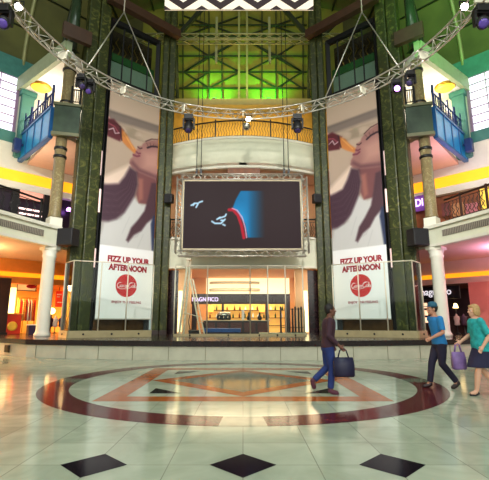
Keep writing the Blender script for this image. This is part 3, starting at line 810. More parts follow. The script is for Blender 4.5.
    def stroke(pts, r=0.012): mb.tube([O(0.51, 3.33, 0.02) + X * x + Vector((0, 0, z)) for x, z in pts], r, 6)
    def cap_c(x): stroke([(x + .20, .13), (x + .13, .17), (x + .03, .10), (x - .02, -.02), (x + .03, -.11), (x + .11, -.10), (x + .18, -.02)], .017)
    def o_(x): stroke([(x + .05 * math.cos(a), .0 + .065 * math.sin(a) - .035) for a in np.linspace(0.5, 2 * PI + .5, 9)], .013)
    cap_c(-.52); o_(-.28); stroke([(-.12, .0), (-.17, .03), (-.2, -.04), (-.16, -.1), (-.1, -.06)]); o_(-.03); stroke([(.02, .02), (.03, -.1), (.07, -.06)])
    stroke([(.04, .0), (.1, .02)], .016)
    cap_c(.14); o_(.38); stroke([(.44, -.06), (.5, .15), (.47, .17), (.45, -.1), (.48, -.1)]); o_(.53); stroke([(.57, .02), (.57, -.1), (.6, -.06)])
    stroke([(-.52, -.13), (-.3, -.19), (.0, -.17), (.2, -.14)], .012); stroke([(.17, .14), (.3, .2), (.45, .17)], .011)
    obj('script_lettering', mb, WHITEP, dsk)

# ------------------------------------------------------------------ central LED screen hung before the middle level
t = thing('led_screen', 'large dark video screen showing blue and red light, centre of the facade', 'screen', (0, 21.9, 5.2))
SX0, SX1, SZ0, SZ1, SY = -3.22, 3.12, 5.28, 9.02, 21.8
def paint_screen():
    nx, nz = 190, 112
    U, V = np.meshgrid(np.linspace(0, 1, nx), np.linspace(0, 1, nz))
    x = U * 116 + 185; y = 248 - V * 66
    img = np.zeros((nz, nx, 3)); img[:] = (46, 28, 32)
    def blend(m, c):
        nonlocal img
        img = img * (1 - m[..., None]) + np.array(c) * m[..., None]
    # blue field with an arched left border
    xl = np.interp(y, [191, 200, 208, 214, 224, 238], [241, 236, 233, 238, 245, 248])
    m = np.clip((x - xl) / 1.5, 0, 1) * np.clip((y - 191) / 1.0, 0, 1) * np.clip((238.5 - y) / 1.0, 0, 1)
    fade = np.clip((266 - x) / 18, 0, 1)
    blend(m * fade, (0, 118, 172)); blend(m * np.clip((252 - x) / 9, 0, 1) * .7 * np.clip((y - 200) / 20, 0, 1), (36, 172, 236))
    def line(pts, w, soft):
        mm = np.zeros(x.shape)
        for (a, b) in zip(pts, pts[1:]):
            ex, ey = b[0] - a[0], b[1] - a[1]; tt = np.clip(((x - a[0]) * ex + (y - a[1]) * ey) / (ex * ex + ey * ey), 0, 1)
            mm = np.maximum(mm, np.clip((w - np.hypot(x - a[0] - tt * ex, y - a[1] - tt * ey)) / soft + .5, 0, 1))
        return mm
    blend(line([(230, 210.5), (234, 210.5), (239, 216), (242.5, 226), (244.8, 238)], 1.5, 1.0), (190, 20, 46))
    blend(line([(233, 209), (238, 211), (243, 218), (246, 228), (247.5, 238)], .45, .7), (255, 190, 220))
    for pts in ([(192, 206), (196, 204), (198, 204)], [(197, 208), (199, 204)], [(195, 204), (194, 206)], [(200, 203), (203, 202)],
                [(213, 222), (216, 224), (222, 224), (226, 220)], [(220, 219), (226, 217), (227, 215)], [(222, 221), (225, 221)], [(224, 225), (226, 226)], [(218, 220), (221, 218)]):
        blend(line(pts, .8, .8), (190, 232, 255))
    img = np.clip(img, 0, 255) / 255
    return np.where(img <= 0.04045, img / 12.92, ((img + 0.055) / 1.055) ** 2.4)
picture_mesh('display', lambda i, j: Vector((SX0 + (SX1 - SX0) * i, SY - 0.01, SZ0 + (SZ1 - SZ0) * j)), paint_screen(), picture_mat('led display', 0.5, 0.85), t)
mb = MB(); mb.box(((SX0 + SX1) / 2, SY + 0.1, (SZ0 + SZ1) / 2), (SX1 - SX0 + 0.1, 0.18, SZ1 - SZ0 + 0.1)); obj('cabinet', mb, BLACKP, t)
mb = MB()
for a, b in (((SX0 - .06, SZ0 - .06), (SX1 + .06, SZ0 - .06)), ((SX0 - .06, SZ1 + .06), (SX1 + .06, SZ1 + .06)), ((SX0 - .06, SZ0 - .06), (SX0 - .06, SZ1 + .06)), ((SX1 + .06, SZ0 - .06), (SX1 + .06, SZ1 + .06))):
    mb.bar((a[0], SY, a[1]), (b[0], SY, b[1]), 0.06, 0.07)
obj('bezel', mb, mat('tan bezel', (176, 160, 128), .5), t)
t = thing('truss_frame', 'rectangular aluminium truss frame round the video screen', 'truss frame', (0, 22.05, 4.9))
FX0, FX1, FZ0, FZ1 = SX0 - 0.28, SX1 + 0.28, SZ0 - 0.28, SZ1 + 0.28
for a, b in (((FX0, FZ0), (FX1, FZ0)), ((FX0, FZ1), (FX1, FZ1)), ((FX0, FZ0), (FX0, FZ1)), ((FX1, FZ0), (FX1, FZ1))):
    mb = MB(); lattice(mb, (a[0], SY + .1, a[1]), (b[0], SY + .1, b[1]), 0.3, 22 if a[1] == b[1] else 14, 0.032, Vector((0, 1, 0))); obj('truss_side', mb, STEEL, t)
for x in (-2.6, -2.35, 2.3, 2.55):
    mb = MB(); mb.tube([(x, SY + .1, FZ1), (x, SY + .1, 15.0), (x, SY + .1, 20.2)], 0.022, 6); obj('cable', mb, BLACK, t)
    mb = MB(); mb.box((x, SY + .1, FZ1 + 0.3), (0.12, 0.12, 0.4)); obj('shackle', mb, BLACK, t)

# second level centre: brown board over the screen, railings at each side
mb = MB(); mb.box((0.05, 24.35, 10.25), (2.0, 0.15, 1.1)); 
tag(obj('wooden_board', mb, mat('orange brown wood', (116, 60, 16), 0.5, 0, 0.3, 4)), 'orange brown wooden board above the video screen', 'board')

def scroll_railing(p0, p1, z, label, group, n, h=1.1, m=BLACK, post_every=6):
    p0 = Vector(p0); p1 = Vector(p1); c = (p0 + p1) / 2
    t = thing('iron_railing', label, 'railing', (c.x, c.y, z), group)
    d = (p1 - p0); dn = d.normalized()
    mb = MB(); mb.tube([(p0.x, p0.y, z + h), (p1.x, p1.y, z + h)], 0.05, 6); obj('handrail', mb, m, t)
    mb = MB(); mb.bar((p0.x, p0.y, z + .08), (p1.x, p1.y, z + .08), 0.05); mb.bar((p0.x, p0.y, z + h - .16), (p1.x, p1.y, z + h - .16), 0.03); obj('bottom_rail', mb, m, t)
    for i in range(n + 1):
        p = p0 + d * i / n
        mb = MB()
        if i % post_every == 0:
            mb.bar((p.x, p.y, z), (p.x, p.y, z + h + .08), 0.08); obj('post', mb, m, t)
        else:
            q = Vector((dn.x, dn.y, 0))
            P = lambda s_, zz: Vector((p.x, p.y, z + zz)) + q * s_
            s1 = 0.09
            mb.tube([P(0, .08), P(s1, .25), P(-s1, .45), P(s1, .65), P(-s1 * .6, .82), P(0, h - .16)], 0.022, 5)
            mb.tube([P(-s1, .2), P(s1 * .5, .5), P(-s1 * .3, .8)], 0.016, 5)
            obj('baluster', mb, m, t)
    return t
for sx in (-1, 1):
    S = side(sx)
    scroll_railing((sx * 3.6, 24.6), (sx * 4.9, 24.62), 6.36, 'black scrolled railing between the screen and the %s pillar' % S, 'black railings beside the screen', 9, 1.2)
    a, b = Vector((-12.8, 10.6)), Vector((-9.75, 19.2))
    a2 = a + (b - a) * 0.45
    scroll_railing((sx * -a2.x, a2.y), (sx * -b.x, b.y), 6.08, 'black ornate railing along the %s upper floor edge' % S, 'upper floor side railings', 12 if sx < 0 else 22, 1.1, BLACK if sx < 0 else mat('bronze iron', (72, 44, 34), 0.5, 0.3))
    scroll_railing((sx * 9.0, 21.3), (sx * 8.75, 22.1), 6.06, 'short black railing behind the %s marble column' % S, 'short railings by the marble columns', 6, 1.1)
    # long ventilation grilles in the fascia
    A = Vector((-13.3, 9)); B = Vector((-9.45, 19.8)); dn = (B - A).normalized(); nn = Vector((dn.y, -dn.x))
    def fpt(s_, o): 
        p = A + dn * s_ + nn * o; return p
    L_ = (B - A).length
    t = thing('vent_grille', 'long grey ventilation grille in the %s upper floor fascia' % S, 'grille', tuple(((-1 if sx > 0 else 1) * fpt(L_ - 3, 0).x, fpt(L_ - 3, 0).y, 5.5)), 'fascia grilles')
    mb = MB(-sx); mb.wall(fpt(L_ - 6.2, 0.0), fpt(L_ - 0.45, 0.0), 5.42, 5.72, 0.06); obj('backing', mb, mat('grille shadow grey', (96, 88, 78), 0.6), t)
    mb = MB(-sx)
    for i in range(60):
        p = fpt(L_ - 6.1 + i * 0.095, 0.03); mb.box((p.x, p.y, 5.57), (0.03, 0.05, 0.3), math.atan2(dn.y, dn.x))
    obj('louvre', mb, mat('grille grey', (150, 142, 128), 0.5), t)
    # loudspeakers
    def speaker(c, w, h, d_, rz, label, group):
        t = thing('loudspeaker', label, 'loudspeaker', (c[0], c[1], c[2] - h / 2), group)
        R = Matrix.Rotation(rz, 3, 'Z')
        mb = MB(); mb.box(c, (w, d_, h), rz, bevel=0.04); obj('cabinet', mb, BLACKP, t)
        mb = MB(); mb.box(Vector(c) + R @ Vector((0, -d_ / 2 - 0.005, 0)), (w * .86, 0.02, h * .86), rz, bevel=0.008); obj('grille', mb, mat('speaker mesh', (34, 32, 36), 0.7, 0.2, 0.4, 40), t)
        mb = MB(); mb.bar(Vector(c) + R @ Vector((0, d_ / 2, 0)), Vector(c) + R @ Vector((0, d_ / 2 + (0.2 if w > .6 else .3), 0)), 0.1); mb.box(Vector(c) + R @ Vector((0, d_ / 2 + 0.02, 0)), (w * .5, 0.04, h * .5), rz); obj('bracket', mb, BLACK, t)
    speaker((sx * 8.6, 19.85, 5.45), 0.86, 0.86, 0.6, sx * 0.25, 'big black loudspeaker on the outer side of the %s lift pillars' % S, 'big loudspeakers on the pillars')
    speaker((sx * 4.38, 23.5, 8.55), 0.5, 0.55, 0.35, sx * 0.3, 'small black loudspeaker on the inner %s pillar beside the screen' % S, 'small loudspeakers beside the screen')

# ------------------------------------------------------------------ circular lighting truss
RC, RR, RZ = (0.0, 12.2), 8.15, 12.25
t = thing('ring_truss', 'circular aluminium lighting truss hanging above the court', 'lighting truss', (0, 12.2, 12.25))
def rp(a, dr=0, dz=0): return Vector(((RR + dr) * math.cos(a) + RC[0], (RR + dr) * math.sin(a) + RC[1], RZ + dz))
NS = 16
for s_ in range(NS):
    a0 = 2 * PI * s_ / NS; a1 = 2 * PI * (s_ + 1) / NS; n = 8
    mb = MB(); ang = np.linspace(a0, a1, n + 1)
    for dr, dz in ((-.24, .2), (.24, .2), (0, -.22)): mb.tube([rp(a, dr, dz) for a in ang], 0.035, 6)
    for i in range(n):
        A_, B_ = ang[i], ang[i + 1]; f = i % 2
        for (p, q) in (((-.24, .2), (0, -.22)), ((.24, .2), (0, -.22)), ((-.24, .2), (.24, .2))):
            if f: p, q = q, p
            mb.tube([rp(A_, *p), rp(B_, *q)], 0.018, 5)
    obj('truss_segment', mb, STEEL, t)
for a in np.linspace(0, 2 * PI, NS + 1)[:-1]:
    mb = MB(); tt = Vector((-math.sin(a), math.cos(a), 0)); rr_ = Vector((math.cos(a), math.sin(a), 0))
    c = rp(a, 0, 0.02); mb.box(c, (0.05, 0.46, 0.42), math.atan2(tt.y, tt.x)); obj('end_plate', mb, mat('white plate', (232, 226, 205), 0.4), t)
for sx in (-1, 1):
    apx = Vector((sx * 6.15, 18.6, 17.1))
    ends = [Vector((sx * 6.95, 16.5, 12.5)), Vector((sx * 4.15, 19.25, 12.5))]
    for e in ends:
        mb = MB(); mb.tube([apx, e], 0.03, 6); obj('cable', mb, STEEL, t)
    mb = MB(); mb.tube([apx, (apx.x, apx.y, vault(apx.x) - 0.1)], 0.03, 6); obj('cable', mb, STEEL, t)

def moving_head(c, label, lens, s=1.0, aim=(0, -0.4, -1), group='moving head lamps on the ring truss'):
    c = Vector(c); t = thing('moving_head_lamp', label, 'stage lamp', tuple(c), group)
    mb = MB(); mb.box(c + Vector((0, 0, -.12)) * s, (.34 * s, .3 * s, .2 * s), bevel=.02); obj('base', mb, BLACK, t)
    mb = MB()
    for x in (-.2, .2): mb.box(c + Vector((x, 0, -.38)) * s, (.06 * s, .14 * s, .42 * s))
    mb.box(c + Vector((0, 0, -.22)) * s, (.46 * s, .16 * s, .06 * s)); obj('yoke', mb, BLACK, t)
    ax = Vector(aim).normalized(); h = c + Vector((0, 0, -.48)) * s
    mb = MB(); mb.lathe([(.11 * s, -.22 * s), (.16 * s, -.12 * s), (.17 * s, .12 * s), (.14 * s, .24 * s)], h, 16, ax); obj('head', mb, BLACKP, t)
    mb = MB(); mb.lathe([(.125 * s, .235 * s), (.11 * s, .262 * s), (.03 * s, .27 * s)], h, 16, ax); obj('lens', mb, lens, t)
    return t
dl = mat('dark lens', (60, 50, 90), 0.1)
def on_ring(px, py):    # ring point closest to that bearing
    best = min(np.linspace(0, PI, 721), key=lambda a: abs((lambda p: 243 + 412 * p.x / (p.y * math.cos(TILT) + (p.z - 1.38) * math.sin(TILT)))(rp(a)) - px))
    return rp(best, 0, -.25)
moving_head(on_ring(189, 0), 'black moving lamp on the ring truss, above the screen on its left', dl, 1.35)
moving_head(on_ring(297, 0), 'black moving lamp on the ring truss, above the screen on its right', dl, 1.35)
moving_head(on_ring(82, 0), 'dark lamp on the ring truss in front of the left gallery column', dl, 1.0, (0.5, -.5, -.7))
moving_head(on_ring(91, 0), 'dark violet-lensed lamp on the ring truss beside the left banner', mat('violet lens', (80, 60, 140), 0.1), 1.0, (0, -.6, -.7))
moving_head(on_ring(409, 0), 'dark lamp on the ring truss in front of the right gallery column', dl, 1.0, (-.5, -.5, -.7))
moving_head(on_ring(395, 0), 'lamp shining violet on the ring truss beside the right banner', PURPLELAMP, 1.0, (-.2, -1, -.35))
moving_head((-8.15, 12.3, 12.0), 'large black moving lamp on the ring truss at the far left', mat('violet lens', (80, 60, 140), 0.1), 1.3, (0.3, -.6, -.6))
moving_head((8.15, 12.3, 12.0), 'large black moving lamp on the ring truss at the far right', mat('violet lens', (80, 60, 140), 0.1), 1.3, (-.3, -.6, -.6))
# bright par lamps
def par_lamp(c, label, aim):
    c = Vector(c); t = thing('par_lamp', label, 'stage lamp', tuple(c), 'bright lamps on the ring truss'); ax = Vector(aim).normalized()
    mb = MB(); mb.lathe([(.08, -.25), (.13, -.15), (.14, .12), (.15, .14)], c, 16, ax); obj('can', mb, BLACK, t)
    mb = MB(); mb.lathe([(.135, .13), (.10, .16), (.02, .175)], c, 16, ax); obj('lens', mb, COOLLAMP, t)
    mb = MB(); mb.bar(c + Vector((-.17, 0, 0)), c + Vector((-.17, 0, .22)), .03); mb.bar(c + Vector((.17, 0, 0)), c + Vector((.17, 0, .22)), .03); mb.bar(c + Vector((-.17, 0, .22)), c + Vector((.17, 0, .22)), .03); obj('yoke', mb, BLACK, t)
p = on_ring(248, 0)
par_lamp(p + Vector((0, -.15, -.05)), 'dazzling white lamp at the centre of the ring truss', (0, -1, -.5))
par_lamp((-8.1, 12.95, 12.55), 'dazzling white lamp on the truss in the top left corner', (.5, -.8, -.7))
par_lamp((8.0, 12.95, 12.55), 'dazzling white lamp on the truss in the top right corner', (-.5, -.8, -.7))
t = thing('globe_lamp', 'round grey globe lamp hanging under the centre of the ring truss', 'lamp', tuple(p + Vector((-.1, 0, -.5))))
mb = MB(); mb.ball(p + Vector((-.1, 0, -.4)), .22, 16, 10); obj('globe', mb, CHROME, t)
mb = MB(); mb.tube([p + Vector((-.1, 0, -.2)), p + Vector((-.1, 0, .05))], .03, 6); obj('stem', mb, BLACK, t)

# ------------------------------------------------------------------ tall glass screens on the terrace
def glass_screen(name, pts, n_each, label, kerb_h=0.3):
    c = pts[len(pts) // 2]
    t = thing('glass_screen', label, 'glass screen', (c[0], c[1], 0.6), 'tall glass screens')
    for (a, b), n in zip(zip(pts, pts[1:]), n_each):
        a = Vector(a); b = Vector(b); d = b - a; nn = Vector((d.y, -d.x)).normalized()
        mb = MB(); mb.wall(a, b, 0.6, 0.6 + kerb_h, 0.16); kb = obj('kerb', mb, TAN, t)
        for i in range(n):
            p = a + d * (i + .5) / n + nn * 0.085
            mb = MB(); mb.lathe([(.045, 0), (.045, .03), (.025, .04)], (p.x, p.y, 0.6 + kerb_h * .5), 10, Vector((nn.x, nn.y, 0))); obj('bolt', mb, BLACK, kb)
            p = a + d * (i + .01) / n; q = a + d * (i + .99) / n
            mb = MB(); mb.wall(p, q, 0.6 + kerb_h, 3.98, 0.015); obj('pane', mb, GLASS, t)
        for i in range(n + 1):
            p = a + d * i / n
            mb = MB(); mb.tube([(p.x, p.y, 0.6 + kerb_h), (p.x, p.y, 4.02)], 0.03, 8); obj('post', mb, mat('pale satin steel', (226, 218, 196), .4, .25, .03), t)
        mb = MB(); mb.tube([(a.x, a.y, 4.02), (b.x, b.y, 4.02)], 0.025, 8); obj('top_rail', mb, mat('pale satin steel', (226, 218, 196), .4, .25, .03), t)
glass_screen('g', [(-8.35, 19.3), (-7.65, 18.5), (-4.35, 20.0)], (1, 3), 'tall glass screen on a tan kerb before the left banner')
glass_screen('g', [(-3.35, 20.35), (-1.75, 20.35), (0.35, 20.35), (2.95, 20.35)], (1, 1, 3), 'tall glass screen before the shop under the video screen', 0.12)
glass_screen('g', [(4.35, 20.0), (7.65, 18.5), (8.35, 19.3)], (3, 1), 'tall glass screen on a tan kerb before the right banner')

#@@PART2
# ------------------------------------------------------------------ ground floor shop under the screen
mb = MB(); mb.box((0, 30.1, 2.6), (10.4, 0.2, 4.2)); mb.box((-5.2, 27.3, 2.6), (0.2, 5.6, 4.2)); mb.box((5.2, 27.3, 2.6), (0.2, 5.6, 4.2)); struct('wall_shop_centre', mb, PEACH)
mb = MB(); mb.box((0, 27.3, 4.62), (10.4, 5.6, 0.16)); struct('ceiling_shop_centre', mb, PEACH)
for sx in (-1, 1):
    mb = MB(-sx); mb.box((-3.5, 24.9, 2.55), (0.75, 0.35, 3.9)); struct('wall_shop_pier_%s' % side(sx), mb, PEACH)
    mb = MB(-sx); mb.box((-3.72, 24.69, 2.0), (0.24, 0.06, 2.4)); struct('trim_lit_strip_%s' % side(sx), mb, mat('warm lit strip', (255, 236, 180), .5, emit=(255, 232, 170), estr=1.6))
# lit bulkhead on the back wall
t = thing('light_bulkhead', 'glowing cream curved bulkhead above the brown shop fascia', 'lit bulkhead', (0.4, 29.6, 3.0))
mb = MB(); mb.box((0.35, 29.9, 3.75), (6.0, 0.15, 1.5)); obj('back_panel', mb, mat('lit cream panel', (255, 244, 214), .5, emit=(255, 236, 196), estr=.95), t)
mb = MB(); mb.tube([(-0.6 + 1.7 * math.cos(a), 29.3 + .4 * math.sin(a), 3.6) for a in np.linspace(PI, 2 * PI, 15)], .12, 8); obj('ring', mb, CREAM, t)
mb = MB(); mb.tube([(-0.6 + 1.7 * math.cos(a), 29.3 + .4 * math.sin(a), 4.1) for a in np.linspace(PI, 2 * PI, 15)], .09, 8); obj('ring', mb, CREAM, t)
# brown fascia with the sign
t = thing('shop_fascia', 'dark brown fascia board with lit lilac shop name, under the screen', 'shop sign', (0, 25.6, 0.6))
mb = MB(); mb.box((-0.15, 25.8, 2.78), (6.1, 0.3, 0.62)); obj('board', mb, DKBROWN, t)
for x in (2.75, -3.0, 1.45, -1.25):
    mb = MB(); mb.box((x, 25.85, 1.55), (0.3 if abs(x) > 2 else .14, 0.3, 1.9)); obj('post', mb, DKBROWN, t)
mb = text_mb('MAGNIFICO', 0.36, (-2.33, 25.64, 2.74), (1, 0, 0), (0, 0, 1), 0.02, 1.6); obj('lettering', mb, SIGNLIT, t)
# shelves lit from behind
t = thing('lit_shelving', 'amber lit shelving behind the shop counter', 'shelving', (0.2, 28.3, 0.6))
mb = MB(); mb.box((0.2, 28.5, 1.75), (5.2, 0.1, 2.1)); obj('back_panel', mb, mat('amber lit panel', (255, 190, 96), .5, 0, .35, 1.2, emit=(255, 176, 84), estr=.75), t)
for z in (1.15, 1.65, 2.15): mb = MB(); mb.box((0.2, 28.3, z), (5.2, .35, .04)); obj('shelf', mb, DKBROWN, t)
bt = None
for k in range(26):
    x = -2.2 + (k % 13) * .4 + random.uniform(-.08, .08); z = (1.67, 2.17)[k // 13]
    h = random.choice((.26, .3, .34))
    mb = MB(); mb.lathe([(.05, 0), (.055, .02), (.055, h * .6), (.02, h * .75), (.02, h)], (x, 28.25, z), 10)
    tag(obj('bottle', mb, random.choice([mat('green bottle glass', (40, 80, 40), .1), mat('amber bottle glass', (130, 60, 20), .1), WHITEP])), 'small bottle on the amber lit shelves under the screen', 'bottle', 'bottles on the amber shelves')
# counter
t = thing('bar_counter', 'long dark brown counter with a pale top in the shop', 'counter', (-0.4, 25.3, 0.6))
mb = MB(); mb.box((-0.4, 25.2, 0.97), (3.9, .6, .74), bevel=.02); obj('body', mb, DKBROWN, t)
mb = MB(); mb.box((-0.4, 25.18, 1.365), (4.05, .72, .05), bevel=.01); obj('top', mb, mat('pale counter top', (206, 190, 160), .3), t)
mb = MB()
for i in range(5): mb.box((-2.0 + i * .8, 24.89, .97), (.66, .03, .55))
obj('front_panel', mb, mat('red brown panel', (84, 34, 24), .35, 0, .2, 5), t)
t = thing('coffee_machine', 'dark domed coffee machine on the shop counter', 'coffee machine', (-1.15, 25.2, 1.39))
mb = MB(); mb.box((-1.15, 25.2, 1.55), (.85, .4, .3), bevel=.05); obj('body', mb, BLACK, t)
mb = MB(); mb.lathe([(.12, -.4), (.2, -.4), (.2, .4), (.12, .4)], (-1.15, 25.2, 1.7), 16, Vector((1, 0, 0))); obj('dome', mb, CHROME, t)
mb = MB()
for q in (-.25, 0, .25): mb.tube([(-1.15 + q, 24.98, 1.6), (-1.15 + q, 24.9, 1.52)], .03, 8)
obj('spout', mb, CHROME, t)
t = thing('cup_tower', 'tall tower of white cups on the shop counter', 'cup stack', (0, 25.1, 1.39))
for i in range(6): 
    mb = MB(); mb.lathe([(.06, 0), (.1, .1), (.1, .11)], (0, 25.1, 1.39 + i * .1), 12); obj('cup', mb, WHITEP, t)
for x, lab in ((.35, 'dark round vase on the counter, beside the white cups'), (1.0, 'dark round vase near the right end of the shop counter')):
    mb = MB(); mb.lathe([(.07, 0), (.13, .06), (.14, .16), (.06, .28), (.05, .44), (.07, .46)], (x, 25.15, 1.39), 16)
    tag(obj('vase', mb, BLACKP), lab, 'vase', 'dark vases on the counter')
for x, lab in ((-1.95, 'amber lantern hanging at the left end of the fascia'), (1.15, 'amber lantern hanging near the right end of the fascia')):
    t = thing('lantern', lab, 'lantern', (x, 25.4, 2.0), 'amber lanterns of the shop')
    mb = MB(); mb.lathe([(.08, 1.95), (.17, 2.0), (.17, 2.3), (.08, 2.38)], (x, 25.3, 0), 12); obj('shade', mb, mat('amber lantern glass', (250, 170, 80), .4, emit=(255, 170, 70), estr=2.2), t)
    mb = MB(); mb.tube([(x, 25.3, 2.38), (x, 25.3, 2.47)], .02, 6); mb.lathe([(.1, 1.9), (.12, 1.95)], (x, 25.3, 0), 12); obj('frame', mb, BLACK, t)
area_light('shop_light', (0, 26.5, 4.45), (0, 26.4, 0), 7, 2.2, 420, (1.0, 0.78, 0.5))
for x in (-3.8, 3.8): point('pier_light', (x, 23.4, 3.6), 28, (1, .72, .42))
# dark display windows beside the shop
for sx in (-1, 1):
    mb = MB(-sx); mb.box((-4.55, 24.9, 2.5), (1.34, .3, 3.9)); struct('wall_shop_side_%s' % side(sx), mb, mat('dark bronze glass', (40, 26, 30), .15, 0, .4, 4))

# ------------------------------------------------------------------ things on the terrace behind the glass
t = thing('step_ladder', 'tall white aluminium step ladder standing left of the shop front', 'ladder', (-2.75, 22.1, 0.6))
LW = mat('white enamelled aluminium', (232, 222, 196), .4, .2)
apex = Vector((-2.92, 22.1, 4.55)); fl_ = Vector((-3.18, 21.75, .6)); fr_ = Vector((-2.1, 22.0, .6)); mid = Vector((-2.75, 22.05, 3.55))
for o_ in (-.17, .17):
    oo = Vector((o_ * .5, o_, 0))
    mb = MB(); mb.bar(fl_ + oo, apex + oo * .6, .1, .06); obj('stile', mb, LW, t)
    mb = MB(); mb.bar(fr_ + oo, mid + oo * .6, .09, .06); obj('rear_leg', mb, LW, t)
for i in range(1, 14):
    mb = MB(); p = fl_ + (apex - fl_) * i / 14; mb.bar(p + Vector((-.085, -.17, 0)), p + Vector((.085, .17, 0)), .06, .03); obj('rung', mb, LW, t)
mb = MB()
for i in range(1, 9):
    p = fr_ + (mid - fr_) * i / 9; mb.bar(p + Vector((-.085, -.17, 0)), p + Vector((.085, .17, 0)), .05, .03)
obj('brace', mb, LW, t)
mb = MB(); mb.box(apex + Vector((0, 0, .05)), (.25, .4, .06), bevel=.01); obj('top_cap', mb, LW, t)
mb = MB(); mb.bar(fl_ + (apex - fl_) * .3, fr_ + (mid - fr_) * .32, .03); obj('spreader', mb, LW, t)

t = thing('platform_trolley', 'low blue platform trolley on black wheels beside the ladder', 'trolley', (-1.1, 22.8, 0.6))
TB = mat('blue trolley deck', (22, 72, 140), .45, 0, .15)
mb = MB(); mb.box((-1.1, 22.8, .9), (1.95, .8, .1), bevel=.02); obj('deck', mb, TB, t)
mb = MB(); mb.box((-1.1, 22.4, .83), (1.95, .04, .16)); obj('skirt', mb, TB, t)
for x in (-1.9, -.3):
    for y in (22.5, 23.1):
        mb = MB(); mb.lathe([(.04, -.04), (.11, -.035), (.11, .035), (.04, .04)], (x, y, .712), 14, Vector((0, 1, 0))); w = obj('wheel', mb, BLACKP, t)
        mb = MB(); mb.bar((x, y, .72), (x, y, .86), .07); obj('fork', mb, STEEL, w)
mb = MB(); mb.tube([(-2.05, 22.5, .95), (-2.15, 22.5, 1.25), (-2.15, 23.1, 1.25), (-2.05, 23.1, .95)], .025, 8); obj('handle', mb, BLACK, t)
t = thing('dolly', 'small dark wheeled dolly at the foot of the ladder', 'dolly', (-2.62, 22.55, 0.6))
mb = MB(); mb.box((-2.62, 22.55, .8), (.55, .45, .12), bevel=.02); obj('deck', mb, BLACK, t)
for x in (-2.82, -2.42): 
    mb = MB(); mb.lathe([(.03, -.03), (.075, -.03), (.075, .03), (.03, .03)], (x, 22.4, .678), 12, Vector((0, 1, 0))); obj('wheel', mb, BLACKP, t)
    mb = MB(); mb.lathe([(.03, -.03), (.075, -.03), (.075, .03), (.03, .03)], (x, 22.7, .678), 12, Vector((0, 1, 0))); obj('wheel', mb, BLACKP, t)
mb = MB(); mb.tube([(-2.85, 22.72, .84), (-2.95, 22.72, 1.3), (-2.85, 22.6, 1.75)], .022, 6); obj('handle', mb, BLACK, t)
mb = MB(); mb.box((2.05, 22.0, .67), (2.4, 1.1, .13), bevel=.02); 
tag(obj('low_platform', mb, mat('pale green platform', (178, 176, 140), .5)), 'low pale platform under the black barrier posts', 'platform')
t = thing('post_barrier', 'black barrier of upright posts and rails right of the counter', 'barrier', (2.6, 22.0, .74))
for i, (x, h) in enumerate(((1.98, 1.35), (2.42, .9), (2.6, 1.25), (2.76, 1.35), (2.92, 1.3), (3.08, 1.35), (3.2, 1.2))):
    mb = MB(); mb.lathe([(.085, .735), (.085, .76), (.05, .78), (.05, .74 + h - .05), (.03, .74 + h)], (x, 22.0 + .12 * (i % 2), 0), 12); obj('post', mb, BLACK, t)
mb = MB(); mb.bar((1.98, 22.0, 1.95), (3.2, 22.0, 1.95), .035); obj('rail', mb, BLACK, t)
mb = MB(); mb.bar((1.98, 22.0, 1.0), (3.2, 22.0, 1.0), .035); obj('rail', mb, BLACK, t)

# ------------------------------------------------------------------ side shops
def wp(px, py, off=0.0):      # point of the left oblique wall (pushed off metres into the court) seen at a pixel
    v = (240 - py) / 412; u = (px - 243) / 412
    r = Vector((u, math.cos(TILT) - v * math.sin(TILT), math.sin(TILT) + v * math.cos(TILT)))
    k = (off * math.sqrt(2) - 37.35) / (r.x - r.y)
    return r * k + Vector((0, 0, 1.38))
DW = Vector((1, 1, 0)).normalized(); NW = Vector((1, -1, 0)).normalized(); AW = PI / 4
def wbox(mb, p, w, d, h): return mb.box(p, (w, d, h), AW)
def wpanel(mb, x0, y0, x1, y1, off, d=.06):
    a = wp(x0, (y0 + y1) / 2, off); b = wp(x1, (y0 + y1) / 2, off); zt = wp((x0 + x1) / 2, y0, off).z; zb = wp((x0 + x1) / 2, y1, off).z
    c = (a + b) / 2; c.z = (zt + zb) / 2
    return mb.box(c, ((b - a).length * 1.0, d, zt - zb), AW)
